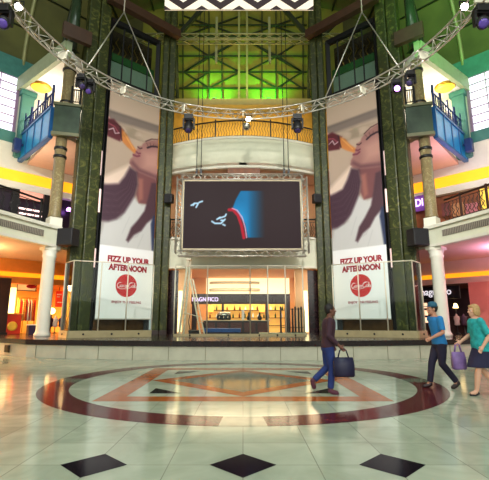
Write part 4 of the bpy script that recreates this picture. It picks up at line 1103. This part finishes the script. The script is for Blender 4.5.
for sx in (-1, 1):
    S = side(sx); k = -sx
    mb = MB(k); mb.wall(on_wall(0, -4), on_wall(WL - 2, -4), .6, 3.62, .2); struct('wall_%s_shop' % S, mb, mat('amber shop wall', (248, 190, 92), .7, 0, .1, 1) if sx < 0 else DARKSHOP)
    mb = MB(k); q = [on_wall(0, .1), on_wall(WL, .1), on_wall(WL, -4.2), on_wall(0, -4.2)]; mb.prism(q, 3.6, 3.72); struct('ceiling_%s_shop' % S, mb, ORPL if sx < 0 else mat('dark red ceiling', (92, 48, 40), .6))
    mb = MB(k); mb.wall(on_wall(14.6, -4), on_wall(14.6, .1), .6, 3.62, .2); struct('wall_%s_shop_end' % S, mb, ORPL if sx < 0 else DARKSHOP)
    c = on_wall(8.0, -2); area_light('side_shop_light', (sx * -c[0], c[1], 3.55), (sx * -c[0], c[1], 0), 6, 2.5, 2700 if sx < 0 else 300, (1.0, .72, .34) if sx < 0 else (1.0, .7, .6))
    c = on_wall(6.5, 2.2); area_light('side_soffit_light', (sx * -c[0], c[1], 4.2), (sx * -c[0], c[1] , 6), 5, 1.0, 520, (1.0, .62, .3) if sx < 0 else (.9, .5, .95))
    # middle level shopfront
    mb = MB(k); mb.wall(WA, WB, 6.05, 9.2, .1, .3); struct('wall_%s_shopfront' % S, mb, mat('dark violet shopfront', (38, 22, 40), .35, 0, .3, 1.5) if sx < 0 else mat('lit brown shopfront', (150, 84, 50), .5, 0, .4, 1.0))
    c = on_wall(9.0, 2.2); area_light('cove_wash', (sx * -c[0], c[1], 8.8), (sx * -c[0], c[1] , 11), 6, 1.0, 130, (1.0, .72, .5) if sx < 0 else (1.0, .6, .85))
# left middle level: pink panel, tube lights, mullions
t = thing('shopfront_panel', 'pink backlit panel over the dark upper shop front on the left', 'shop panel', tuple(wp(31, 200, .1)))
mb = MB(); wpanel(mb, 20, 190, 43, 200, .12); obj('panel', mb, mat('pink lit panel', (238, 170, 150), .5, emit=(238, 160, 140), estr=.45), t)
mb = MB(); wpanel(mb, 18.5, 189, 45, 190.2, .14); obj('frame', mb, BLACK, t)
for y, lab in ((208.0, 'upper of two pale tube lights in the dark upper shop window'), (213, 'lower of two pale tube lights in the dark upper shop window')):
    t = thing('tube_light', lab, 'tube light', tuple(wp(30, y, .15)), 'tube lights of the upper shop')
    a, b = wp(18, y - .3, .3), wp(42, y + .3, .3); b.z = a.z
    mb = MB(); mb.tube([a, b], .055, 8); obj('tube', mb, TUBELIT, t)
    mb = MB(); 
    for p_ in (a, b): mb.box(p_ + NW * -.06, (.12, .16, .14), AW)
    obj('holder', mb, BLACK, t)
for px, lab in ((46.5, 'dark pilaster beside the pink panel on the upper left'), (15.0, 'dark slim pilaster at the outer end of the pink panel')):
    mb = MB(); a = wp(px, 200, .2); mb.box((a.x, a.y, 7.6), (.35, .25, 3.1), AW); tag(obj('shop_pilaster', mb, BLACK), lab, 'pilaster', 'dark pilasters of the upper shop')
t = thing('display_lamp', 'violet lamp glowing in the upper window beside the left marble column', 'lamp', tuple(wp(70, 209, .2)))
mb = MB(); mb.ball(wp(69, 210, .3), .16, 10, 8); obj('bulb', mb, PURPLELAMP, t)
mb = MB(); mb.box(wp(69, 212.5, .3), (.3, .2, .1), AW); obj('base', mb, BLACK, t)
# right middle level: lilac sign
def rwp(px, py, off=0.0):
    p = wp(486 - px, py, off); return Vector((-p.x, p.y, p.z))
DWR = Vector((1, -1, 0)).normalized()
t = thing('shop_sign', 'lilac lit sign letters beside the right upper marble column', 'shop sign', tuple(rwp(418, 208, .2)))
c = rwp(416.5, 203.5, .35); mb = text_mb('ADI', .7, c, DWR, (0, 0, 1), .03, .86, bold=.01); obj('lettering', mb, SIGNLIT, t)
mb = MB(); mb.box(c - Vector((-1, -1, 0)).normalized() * .12, (1.25, .1, 1.0), -AW); obj('board', mb, mat('violet sign board', (120, 70, 150), .5, emit=(130, 70, 190), estr=.25), t)
t = thing('shop_window', 'golden lit shop window at the far right of the upper floor', 'shop window', tuple(rwp(486, 215, .1)))
mb = MB(-1); wpanel(mb, -6, 188, 5, 216, .12); obj('pane', mb, mat('gold lit window', (250, 200, 80), .5, 0, .5, 2.0, emit=(250, 190, 70), estr=.7), t)
mb = MB(-1); wpanel(mb, 5, 187, 6, 217, .16); obj('frame', mb, BLACK, t)
for i, (x0, x1, cc) in enumerate(((8, 20, (190, 110, 120)), (22, 34, (176, 120, 80)), (36, 44, (120, 60, 60)))):
    mb = MB(-1); wpanel(mb, x0, 203, x1, 216, .1)
    tag(obj('display_board', mb, mat('upper shop panel %d' % i, cc, .5, 0, .3, 1.0)), ['pinkish shop panel next to the golden upper window', 'tan shop panel behind the right upper railing', 'dark red shop panel beside the right marble column'][i], 'shop panel', 'panels of the right upper shop')

# left ground shop
t = thing('kiosk_pylon', 'dark brown pylon at the left edge beside the orange shop', 'pylon', tuple(wp(1, 335, .6)))
a = wp(-2, 305, .6); mb = MB(); mb.box((a.x, a.y, 2.15), (1.0, .35, 3.1), AW, bevel=.03); obj('body', mb, DKBROWN, t)
mb = MB(); mb.box((a.x, a.y, .66), (1.1, .45, .12), AW); obj('base', mb, BLACK, t)
t = thing('lit_showcase', 'brightly lit pale showcase at the back of the orange shop', 'showcase', tuple(wp(10, 320, -2.5)))
mb = MB(); wpanel(mb, 5, 288, 15, 318, -3.4); obj('lit_back', mb, mat('pale yellow light panel', (255, 246, 190), .5, emit=(255, 240, 170), estr=1.5), t)
mb = MB(); wpanel(mb, 4.4, 286.5, 15.6, 288, -3.3, .3); wpanel(mb, 4.4, 318, 15.6, 334, -3.3, .3); obj('frame', mb, ORPL, t)
def fz(p, z): return Vector((p.x, p.y, z))
# framed hanging sign
t = thing('hanging_sign', 'thin black framed sign with a red oval hanging in the orange shop', 'shop sign', tuple(wp(26, 286, -.5)))
mb = MB(); wpanel(mb, 17.5, 281.5, 36, 290.5, -.5, .03); obj('panel', mb, mat('cream sign panel', (252, 222, 150), .5, emit=(252, 215, 140), estr=.35), t)
mb = MB()
for q in ((17, 281, 36.5, 281.7), (17, 290.3, 36.5, 291), (17, 281, 17.6, 291), (35.9, 281, 36.5, 291)): wpanel(mb, *q, -.47, .06)
obj('frame', mb, BLACK, t)
mb = MB(); mb.ball(wp(31.5, 286.5, -.44), (.3, .03, .12), 14, 8, Matrix.Rotation(AW, 3, 'Z')); obj('oval', mb, RED, t)
mb = MB()
for x in (19.5, 34): p_ = wp(x, 281, -.5); mb.tube([p_, fz(p_, 3.62)], .015, 6)
obj('hanger', mb, BLACK, t)
# red counter with a yellow disc
t = thing('red_counter', 'red display counter with a round yellow disc in the orange shop', 'display counter', tuple(fz(wp(8, 333, .2), .6)))
a = wp(11, 325, 0.1); mb = MB(); mb.box(fz(a, 1.15), (.9, .5, 1.1), AW, bevel=.03); obj('body', mb, mat('red orange lacquer', (214, 58, 30), .4), t)
mb = MB(); mb.box(fz(a, 1.73), (1.05, .6, .07), AW); obj('top', mb, ORPL, t)
mb = MB(); mb.lathe([(.26, 0), (.26, .03), (.2, .04)], fz(a, 1.05) + NW * .25, 20, NW); obj('disc', mb, mat('yellow disc', (250, 196, 60), .5), t)
# garment rails with hanging clothes
for i, (px, lab) in enumerate(((22, 'gold garment rail with orange clothes left of the white column'), (28.5, 'gold garment rail with red and cream clothes next to the white column'))):
    a = wp(px, 320, -.4 - .5 * i)
    t = thing('garment_rail', lab, 'garment rail', tuple(fz(a, .6)), 'garment rails of the orange shop')
    gm = mat('gold rail', (206, 150, 40), .3, .6)
    for s_ in (-.32, .32):
        mb = MB(); mb.tube([fz(a, .6) + DW * s_, fz(a, 2.75) + DW * s_], .03, 8); obj('upright', mb, gm, t)
    mb = MB(); mb.tube([fz(a, 2.7) - DW * .34, fz(a, 2.7) + DW * .34], .025, 8); mb.tube([fz(a, .65) - DW * .34, fz(a, .65) + DW * .34], .025, 8); obj('bar', mb, gm, t)
    for j in range(6):
        p_ = fz(a, 0) + DW * (-.25 + .1 * j); cc = [(236, 120, 30), (214, 40, 30), (250, 210, 120), (240, 150, 50), (190, 60, 30), (246, 232, 200)][(j + 2 * i) % 6]
        mb = MB(); 
        mb.loft([[p_ + NW * (w_ * c_) + DW * (.03 * d_) + Vector((0, 0, z_)) for c_, d_ in ((-1, -1), (1, -1), (1, 1), (-1, 1))] for z_, w_ in ((1.35, .24), (1.9, .2), (2.45, .21), (2.6, .06))])
        mb.tube([p_ + Vector((0, 0, 2.58)), p_ + Vector((0, 0, 2.674))], .012, 6)
        tag(obj('hanging_garment', mb, mat('cloth %d' % ((j + 2 * i) % 6), cc, .8)), '%s garment hanging on the gold rail %s the white column' % (['orange', 'red', 'pale yellow', 'amber', 'rust red', 'cream'][(j + 2 * i) % 6], 'left of' if i == 0 else 'next to'), 'garment', 'garments in the orange shop')
t = thing('storage_box', 'navy and white box at the foot of the white column, left', 'box', tuple(fz(wp(31, 333, .3), .6)))
a = wp(31, 330, .3); mb = MB(); mb.box(fz(a, .85), (.4, .4, .5), AW, bevel=.02); obj('body', mb, mat('navy card', (48, 36, 70), .6), t)
mb = MB(); mb.box(fz(a, 1.12), (.43, .43, .06), AW); obj('lid', mb, WHITEP, t)
# poster right of the column
t = thing('poster', 'red poster with white lines hanging between column and lift shaft', 'poster', tuple(wp(59, 298, -1)))
mb = MB(); wpanel(mb, 55.5, 291, 63, 307, -1, .03); obj('sheet', mb, mat('red orange print', (226, 62, 34), .5, emit=(226, 60, 30), estr=.25), t)
mb = MB()
for y0, y1, x0, x1 in ((294, 295, 57, 61.5), (296.5, 297.2, 57, 60), (302, 302.8, 57.5, 62)): wpanel(mb, x0, y0, x1, y1, -.97, .02)
obj('print_line', mb, WHITEP, t)
mb = MB(); p_ = wp(59.2, 291, -1); mb.tube([p_, fz(p_, 3.62)], .015, 6); obj('hanger', mb, BLACK, t)
t = thing('globe_lamp', 'glowing yellow globe lamp below the red poster', 'lamp', tuple(wp(52, 311, -.8)))
a = wp(52, 311, -.8); mb = MB(); mb.ball(a, .2, 14, 10); obj('globe', mb, WARMLAMP, t)
mb = MB(); mb.tube([a + Vector((0, 0, -.18)), fz(a, .62)], .03, 8); mb.lathe([(.2, .6), (.2, .63), (.05, .68)], fz(a, 0), 14); obj('stand', mb, BLACK, t)
for i, (px, cc, lab) in enumerate(((50, (60, 24, 34), 'dark red dressed mannequin bust just right of the white column'), (55, (232, 220, 210), 'white dressed mannequin bust under the red poster'), (61, (50, 30, 60), 'violet dressed mannequin bust nearest the lift shaft'))):
    a = wp(px, 325, -.2)
    t = thing('mannequin', lab, 'mannequin', tuple(fz(a, .6)), 'mannequin busts right of the column')
    mb = MB(); mb.lathe([(.14, .6), (.14, .63), (.025, .66), (.025, 1.0)], fz(a, 0), 12); obj('stand', mb, BLACK, t)
    mb = MB(); mb.loft([[fz(a, z_) + DW * (rx * math.cos(q)) + NW * (ry * math.sin(q)) for q in np.linspace(0, 2 * PI, 15)[:-1]] for z_, rx, ry in ((.98, .1, .08), (1.02, .17, .12), (1.2, .14, .1), (1.38, .18, .13), (1.5, .16, .1), (1.56, .06, .05), (1.64, .05, .05), (1.67, .02, .02))]); obj('torso', mb, mat('bust cloth %d' % i, cc, .7), t)
# right ground shop
t = thing('shop_fascia', 'black shop fascia with white lower case name behind the right white column', 'shop sign', tuple(rwp(436, 298, .2)))
mb = MB(-1); wpanel(mb, 26, 286.5, 69, 299, .2, .12); obj('board', mb, mat('black sign board', (22, 14, 22), .4), t)
c = rwp(434.5, 292, .32); wl = (rwp(451, 292, .3) - rwp(419, 292, .3)).length
mb = text_mb('magnifico', .6, c, DWR, (0, 0, 1), .02, wl); obj('lettering', mb, SIGNWHITE, t)
mb = MB(-1); mb.wall(on_wall(1.0, .25), on_wall(10.96, .25), .6, 3.62, .2); struct('wall_right_salmon', mb, SALMON)
t = thing('lit_cabinet', 'small lit glass cabinet left of the right white column', 'display cabinet', tuple(fz(rwp(424, 333, -.6), .6)))
a = rwp(424, 305, -.6); mb = MB(); mb.box(fz(a, 1.55), (.75, .5, 1.9), -AW, bevel=.02); obj('body', mb, DKBROWN, t)
nr = Vector((-1, -1, 0)).normalized()
for z in (2.3, 1.85, 1.4): mb = MB(); mb.box(fz(a, z) + nr * .26, (.6, .03, .32), -AW); obj('lit_shelf', mb, mat('peach lit shelf', (255, 214, 180), .5, emit=(255, 200, 160), estr=1.3), t)
t = thing('lit_cabinet', 'lilac lit cabinet next to the right lift shaft', 'display cabinet', tuple(fz(rwp(412, 333, -1.0), .6)))
a = rwp(411.5, 305, -1.0); mb = MB(); mb.box(fz(a, 1.6), (.8, .5, 2.0), -AW, bevel=.02); obj('body', mb, DARKSHOP, t)
for z in (2.35, 1.9): mb = MB(); mb.box(fz(a, z) + nr * .26, (.6, .03, .34), -AW); obj('lit_shelf', mb, mat('lilac lit shelf', (244, 214, 240), .5, emit=(244, 205, 240), estr=1.2), t)
t = thing('table_lamp', 'small glowing lamp inside the dark right shop', 'lamp', tuple(fz(rwp(455, 312, -1.2), 1.65)))
a = rwp(455.5, 306, -1.2); mb = MB(); mb.lathe([(.16, -.12), (.07, .16)], a, 14); obj('lamp_shade', mb, WARMLAMP, t)
mb = MB(); mb.tube([a + Vector((0, 0, -.12)), fz(a, 1.66)], .025, 6); mb.lathe([(.1, 1.63), (.1, 1.66)], fz(a, 0), 12); obj('stem', mb, BLACK, t)
mb = MB(); mb.box(fz(a, 1.11), (1.4, .5, 1.03), -AW, bevel=.03); tag(obj('shop_chest', mb, DKBROWN), 'dark wooden chest under the small lamp in the right shop', 'chest')
for i, (px, cc, lab) in enumerate(((457, (196, 160, 150), 'pale dressed mannequin bust between the two walkers on the right'), (464, (70, 40, 60), 'dark dressed mannequin bust nearest the salmon wall'))):
    a = rwp(px, 322, -.3)
    t = thing('mannequin', lab, 'mannequin', tuple(fz(a, .6)), 'mannequin busts of the dark shop')
    mb = MB(); mb.lathe([(.15, .6), (.15, .63), (.025, .66), (.025, 1.1)], fz(a, 0), 12); obj('stand', mb, BLACK, t)
    mb = MB(); mb.loft([[fz(a, z_) + DWR * (rx * math.cos(q)) + nr * (ry * math.sin(q)) for q in np.linspace(0, 2 * PI, 15)[:-1]] for z_, rx, ry in ((1.08, .1, .08), (1.12, .17, .12), (1.3, .14, .1), (1.48, .18, .13), (1.6, .16, .1), (1.66, .06, .05), (1.74, .05, .05), (1.77, .02, .02))]); obj('torso', mb, mat('dark shop cloth %d' % i, cc, .7), t)

# ------------------------------------------------------------------ people
def baked(mb, vox, smooth=4):
    bmesh.ops.recalc_face_normals(mb.bm, faces=mb.bm.faces[:])
    me = bpy.data.meshes.new('tmp'); mb.bm.to_mesh(me); mb.bm.free()
    o = bpy.data.objects.new('tmp', me); COL.objects.link(o)
    r = o.modifiers.new('r', 'REMESH'); r.mode = 'VOXEL'; r.voxel_size = vox; r.use_smooth_shade = True
    s = o.modifiers.new('s', 'SMOOTH'); s.factor = .5; s.iterations = smooth
    bpy.context.view_layer.update()
    m2 = bpy.data.meshes.new_from_object(o.evaluated_get(bpy.context.evaluated_depsgraph_get()))
    bpy.data.objects.remove(o); bpy.data.meshes.remove(me)
    out = MB(); out.bm.from_mesh(m2); bpy.data.meshes.remove(m2)
    for f in out.bm.faces: f.smooth = True
    return out

def rings(mb, rs, n=18):
    mb.loft([[Vector((cx + rx * math.cos(a), cy + ry * math.sin(a), z)) for a in np.linspace(0, 2 * PI, n + 1)[:-1]] for cx, cy, z, rx, ry in rs])

def lerp(a, b, f): return Vector(a) * (1 - f) + Vector(b) * f
def limb(mb, a, b, c, r0, r1, r2, r3):
    a, b, c = Vector(a), Vector(b), Vector(c)
    mb.tube([a, lerp(a, b, .35), lerp(a, b, .8), b, lerp(b, c, .3), lerp(b, c, .8), c], [r0, r0 * .98, r1 * 1.05, r1, r1 * 1.04, r2, r3], 12)
    mb.ball(b, r1 * 1.02, 10, 8)

def hand(mb, wr, d, curl, sgn):
    """palm and five bent fingers from the wrist along d; curl bends them, sgn puts the thumb on one side"""
    wr = Vector(wr); d = Vector(d).normalized(); s_ = Vector((0, 1, 0)) if abs(d.y) < .8 else Vector((0, 0, 1))
    s_ = (s_ - d * s_.dot(d)).normalized(); n = d.cross(s_).normalized() * sgn
    mb.tube([wr - d * .02, wr + d * .02, wr + d * .05, wr + d * .09], [.026, .03, .036, .032], 10)
    for i, L_ in enumerate((.068, .078, .074, .058)):
        b = wr + d * .085 + s_ * (.03 - .02 * i); p = b; pts = [b - d * .03]; a_ = curl * .5
        for q in (.45, .32, .23):
            pts.append(p); p = p + (d * math.cos(a_) + n * math.sin(a_)) * L_ * q; a_ += curl
        pts.append(p); mb.tube(pts, [.0095, .0098, .0092, .0086, .0075], 8)
    b = wr + d * .03 + s_ * .03; e = b + (d * .5 + s_ * .75 + n * .4).normalized() * .038; mb.tube([b - s_ * .012, b, e, e + (d * .9 + n * .5 + s_ * .1).normalized() * .032], [.013, .0125, .011, .0085], 8)

def head(mb, c, k=1.0):
    """head centred at c facing +y"""
    c = Vector(c)
    mb.ball(c + Vector((0, -.012, .02)) * k, Vector((.077, .095, .105)) * k, 20, 14)
    mb.ball(c + Vector((0, .022, -.05)) * k, Vector((.06, .068, .075)) * k, 18, 12)
    mb.ball(c + Vector((0, .055, -.098)) * k, Vector((.03, .027, .024)) * k, 12, 8)           # chin
    mb.ball(c + Vector((0, .076, .022)) * k, Vector((.058, .018, .014)) * k, 12, 8)            # brow
    mb.tube([c + Vector((0, .082, .01)) * k, c + Vector((0, .102, -.022)) * k, c + Vector((0, .108, -.036)) * k], [.010 * k, .014 * k, .017 * k], 10)
    mb.ball(c + Vector((0, .084, -.066)) * k, Vector((.026, .014, .012)) * k, 12, 8)           # lips
    for x in (-1, 1):
        mb.ball(c + Vector((x * .043, .062, -.022)) * k, Vector((.024, .02, .02)) * k, 10, 8)
        mb.ball(c + Vector((x * .08, -.012, -.012)) * k, Vector((.012, .022, .034)) * k, 10, 8)

def person(label, loc, yaw, J, look, skin, scale=1.0):
    """J: joints in a frame with x to the person's right, y forward, z up"""
    t = thing('person', label, 'person', loc)
    M_ = Matrix.Translation(Vector(loc)) @ Matrix.Rotation(yaw, 4, 'Z') @ Matrix.Scale(scale, 4)
    def fin(name, mb, m, parent=t):
        for v in mb.bm.verts: v.co = M_ @ v.co
        return obj(name, mb, m, parent)
    px, py = J['pelvis']; cx, cy = J['chest']; w = look.get('w', 1.0)
    def torso(z): f = (z - .92) / .5; return px + (cx - px) * f, py + (cy - py) * f
    def trs(lst, e): return [(*torso(z), z, rx * w + e, ry * w + e) for z, rx, ry in lst]
    T_ = [(.84, .10, .09), (.88, .155, .115), (.96, .165, .12), (1.06, .145, .105), (1.16, .15, .11), (1.28, .17, .12), (1.38, .18, .115), (1.44, .13, .09), (1.475, .07, .065)]
    hc = Vector(J['head'])
    mb = MB(); rings(mb, trs(T_, 0))
    nb = Vector((*torso(1.43), 1.43)); mb.tube([nb, lerp(nb, hc, .5), hc + Vector((0, -.02, -.03))], [.06, .052, .055], 12)
    head(mb, hc, 1.0)
    for s_ in ('l', 'r'):
        limb(mb, J['sh_' + s_], J['el_' + s_], J['wr_' + s_], .05, .04, .03, .026)
        limb(mb, J['hip_' + s_], J['kn_' + s_], J['an_' + s_], .085, .056, .042, .036)
        a = Vector(J['an_' + s_]); to = Vector(J['toe_' + s_]); mb.tube([a, lerp(a, to, .4) + Vector((0, 0, -.015)), to], [.04, .042, .03], 10)
        hd = Vector(J['wr_' + s_]) - Vector(J['el_' + s_]); hand(mb, J['wr_' + s_], hd, J.get('curl_' + s_, .45), 1 if s_ == 'r' else -1)
    fin('body', baked(mb, .0075, 3), skin)
    for x in (-1, 1):
        mb = MB(); mb.ball(hc + Vector((x * .034, .072, .002)), (.014, .012, .0085), 10, 8); fin('eye', mb, mat('eye white', (236, 232, 226), .2))
        mb = MB(); mb.ball(hc + Vector((x * .034, .081, .002)), (.006, .005, .0065), 8, 6); fin('iris', mb, mat('dark iris', (40, 26, 20), .2))
    mb = MB(); mb.ball(hc + Vector((0, .094, -.066)), (.024, .008, .007), 10, 6); fin('mouth', mb, mat('lips', (160, 84, 80), .5))
    # top
    mb = MB(); lo = look.get('hem', .88)
    rings(mb, trs([(lo, .17, .125)] + [q for q in T_ if q[0] > lo + .03][:-1], .018) + [(*torso(1.455), 1.455, .085, .08)])
    sl = look.get('sleeve', .8)
    for s_ in ('l', 'r'):
        a, b, c = (Vector(J[q + s_]) for q in ('sh_', 'el_', 'wr_'))
        if sl <= 1: mb.tube([a, lerp(a, b, sl * .5), lerp(a, b, sl)], [.07, .066, .062], 12)
        else: mb.tube([a, lerp(a, b, .5), b, lerp(b, c, (sl - 1) * .6), lerp(b, c, sl - 1)], [.07, .062, .056, .05, .043], 12); mb.ball(b, .057, 10, 8)
        mb.ball(a, .072, 12, 8)
    fin('shirt', baked(mb, .013, 4), look['top'])
    # trousers or skirt
    if 'skirt' in look:
        mb = MB(); zb = look['skirt']
        kx = (Vector(J['kn_l']) + Vector(J['kn_r'])) / 2
        rings(mb, [(kx.x, kx.y * .8, zb, .2, .25), (kx.x * .7, kx.y * .6, .68, .195, .2), (px, py, .86, .185, .15), (px, py, 1.0, .165, .125)])
        fin('skirt', baked(mb, .013, 3), look['bottom'])
    else:
        mb = MB(); rings(mb, trs([(.80, .12, .11), (.86, .168, .13), (.96, .175, .13), (1.02, .16, .12)], .006))
        for s_ in ('l', 'r'):
            a, b, c = (Vector(J[q + s_]) for q in ('hip_', 'kn_', 'an_')); e = lerp(b, c, .93)
            mb.tube([a, lerp(a, b, .4), lerp(a, b, .85), b, lerp(b, e, .4), e], [.105, .1, .08, .074, .068, .062], 12); mb.ball(b, .075, 10, 8)
        fin('trousers', baked(mb, .013, 4), look['bottom'])
    for s_ in ('l', 'r'):
        a = Vector(J['an_' + s_]); to = Vector(J['toe_' + s_]); f = (to - a); dn = Vector((0, 0, -1)); f2 = Vector((f.x, f.y, f.z)).normalized()
        up = f2.cross(Vector((1, 0, 0))).normalized(); up = up if up.z > 0 else -up
        heel = a - f2 * .03
        mb = MB()
        if look.get('sandal'):
            mb.tube([heel - up * .045, a + f2 * .08 - up * .045, to - up * .03, to + f2 * .02 - up * .028], [.03, .036, .042, .02], 10)
        else:
            mb.ball(a + up * -.01, .05, 12, 8)
            mb.tube([heel - up * .02, a + f2 * .06 - up * .02, to - up * .008, to + f2 * .035 - up * .012], [.042, .048, .044, .022], 12)
        fin('shoe', baked(mb, .01, 3), look['shoe'])
    # hair or cap
    mb = MB()
    hs = look['hair']
    mb.ball(hc + Vector((0, -.03, .034)), (.09, .1, .108), 20, 14)
    if hs == 'bob':
        mb.ball(hc + Vector((0, -.05, -.03)), (.092, .075, .1), 18, 12)
        for x in (-1, 1): mb.ball(hc + Vector((x * .075, .0, -.02)), (.028, .05, .075), 12, 8)
        mb.ball(hc + Vector((0, .045, .085)), (.07, .045, .035), 14, 8)
    elif hs == 'short': mb.ball(hc + Vector((0, -.055, -.02)), (.075, .055, .06), 14, 10)
    fin('hair', baked(mb, .01, 3), look['hairm'])
    if look.get('cap'):
        mb = MB(); mb.lathe([(.098, .035), (.102, .06), (.095, .1), (.07, .135), (.03, .15), (.01, .152)], hc + Vector((0, -.02, .01)), 20); 
        mb.loft([[hc + Vector((x, y, .05)), hc + Vector((x, y, .062))] for x, y in ((-.07, .06), (-.06, .1), (-.03, .145), (0, .155), (.03, .145), (.06, .1), (.07, .06))], cap=False) if False else None
        mb.prism([(hc.x + x, hc.y + y) for x, y in ((-.085, .03), (-.075, .1), (-.045, .15), (0, .165), (.045, .15), (.075, .1), (.085, .03))], hc.z + .045, hc.z + .058)
        fin('cap', mb, look['cap'])
    return t, M_
def gait(lean, hip_z, hips, knees, ankles, toes, sh, els, wrs, hd):
    J = {'pelvis': (0, 0), 'chest': (0, lean), 'head': hd}
    for i, s_ in enumerate(('l', 'r')):
        sg = -1 if s_ == 'l' else 1
        J['hip_' + s_] = (sg * .085, hips[i], hip_z); J['kn_' + s_] = (sg * .08, *knees[i]); J['an_' + s_] = (sg * .075, *ankles[i]); J['toe_' + s_] = (sg * .08, *toes[i])
        J['sh_' + s_] = (sg * .185, lean + sh[i], 1.40); J['el_' + s_] = (sg * .245, *els[i]); J['wr_' + s_] = (sg * .235, *wrs[i])
    return J
SK1 = mat('tan skin', (196, 140, 112), .55, 0, .04); SK2 = mat('brown skin', (110, 70, 54), .55, 0, .04); SK3 = mat('fair skin', (222, 170, 142), .55, 0, .04)
# man in blue walking left; his right leg (away from the viewer) leads
J = gait(.05, .90, (0, 0), ((.02, .49), (.16, .50)), ((-.26, .12), (.24, .085)), ((-.15, .035), (.37, .035)), (-.02, .02), ((.02, 1.13), (-.14, 1.12)), ((.26, 1.02), (-.06, .90)), (0, .10, 1.615))
MX, MY = 4.26, 9.2
person('person in a bright blue shirt and cap walking left in dark trousers', (MX, MY, 0.0), PI / 2, J,
       dict(top=mat('bright blue cotton', (36, 128, 196), .8, 0, .1), bottom=mat('navy trousers', (34, 30, 56), .8, 0, .1), shoe=mat('dark red brown shoe', (44, 22, 24), .4), hair='short', hairm=mat('dark hair', (40, 30, 28), .7), cap=mat('blue green cap', (34, 92, 120), .7, 0, .2), sleeve=.85), SK1, 1.03)
# woman in teal walking left
J = gait(.03, .88, (0, 0), ((.13, .48), (-.03, .47)), ((.2, .085), (-.30, .17)), ((.33, .04), (-.24, .045)), (.02, -.02), ((-.06, 1.12), (.04, 1.13)), ((.08, .92), (.24, 1.0)), (0, .06, 1.60))
WX, WY = 4.66, 8.35
person('person with short blond hair in a teal top and navy skirt walking left', (WX, WY, 0.0), PI / 2, J,
       dict(top=mat('teal jersey', (36, 168, 172), .8, 0, .3, 14), bottom=mat('navy skirt cloth', (36, 34, 66), .8, 0, .1), skirt=.52, shoe=mat('black sandal', (30, 24, 26), .5), sandal=True, hair='bob', hairm=mat('blond hair', (186, 150, 100), .7, 0, .2, 20), sleeve=.9, hem=.82, w=1.12), SK3, 1.0)
def carry_bag(label, top, w, d_, h, yaw, m, group=None):
    """soft bag hanging from its handles; top = the point where it is gripped"""
    top = Vector(top); t = thing('carry_bag', label, 'bag', (top.x, top.y, top.z - h - .16)); R = Matrix.Rotation(yaw, 3, 'Z'); z1 = top.z - .16; z0 = z1 - h
    mb = MB()
    mb.loft([[Vector((top.x, top.y, z)) + R @ Vector((x * w * f / 2, y * d_ * g / 2, 0)) for x, y in ((-1, -1), (0, -1.12), (1, -1), (1, 1), (0, 1.12), (-1, 1))] for z, f, g in ((z0, .9, .9), (z0 + .04, 1, 1.1), (z0 + h * .6, 1.02, .95), (z1, .94, .45))]); obj('bag_body', mb, m, t)
    for y in (-.02, .02):
        mb = MB(); mb.tube([Vector((top.x, top.y, z1 - .02)) + R @ Vector((-w * .28, y, 0)), Vector((top.x, top.y, top.z - .03)) + R @ Vector((-w * .16, y, 0)), Vector((top.x, top.y, top.z)) + R @ Vector((0, y * .5, 0)), Vector((top.x, top.y, top.z - .03)) + R @ Vector((w * .16, y, 0)), Vector((top.x, top.y, z1 - .02)) + R @ Vector((w * .28, y, 0))], .009, 6); obj('handle', mb, m, t)
    return t
carry_bag('violet and white carrier bag held in front of the teal-topped walker', (WX - .33, WY + .235, .95), .25, .11, .34, 0, mat('violet carrier bag', (134, 104, 166), .5, 0, .35, 5))
# dark dressed walker heading right
J = gait(.04, .90, (0, 0), ((-.02, .49), (.05, .50)), ((-.30, .24), (.0, .085)), ((-.28, .11), (.13, .035)), (.02, -.02), ((-.02, 1.12), (-.03, 1.12)), ((.12, .92), (.17, .93)), (0, .08, 1.615))
DX, DY = 1.70, 8.5
person('person in a dark plum top and blue jeans walking right across the medallion', (DX, DY, 0.0), -PI / 2, J,
       dict(top=mat('dark plum knit', (62, 36, 50), .85, 0, .1), bottom=mat('blue denim', (34, 54, 116), .85, 0, .15, 10), shoe=mat('plum trainers', (88, 36, 58), .5), hair='short', hairm=mat('black hair', (24, 18, 20), .6), sleeve=1.85), SK2, 1.0)
carry_bag('dark navy shopping bag carried by the plum-topped walker', (DX + .24, DY - .235, .87), .38, .14, .36, 0, mat('dark navy bag', (30, 30, 62), .5, 0, .15))

# everything that stands on the terrace rests on its top surface
for o in list(COL.objects):
    if o.parent is None and o.get('category') in ('glass screen', 'ladder', 'trolley', 'dolly', 'platform', 'barrier', 'counter', 'coffee machine', 'cup stack', 'vase', 'pylon', 'showcase',
            'display counter', 'garment rail', 'garment', 'box', 'mannequin', 'display cabinet', 'chest'):
        o.location.z += 0.1
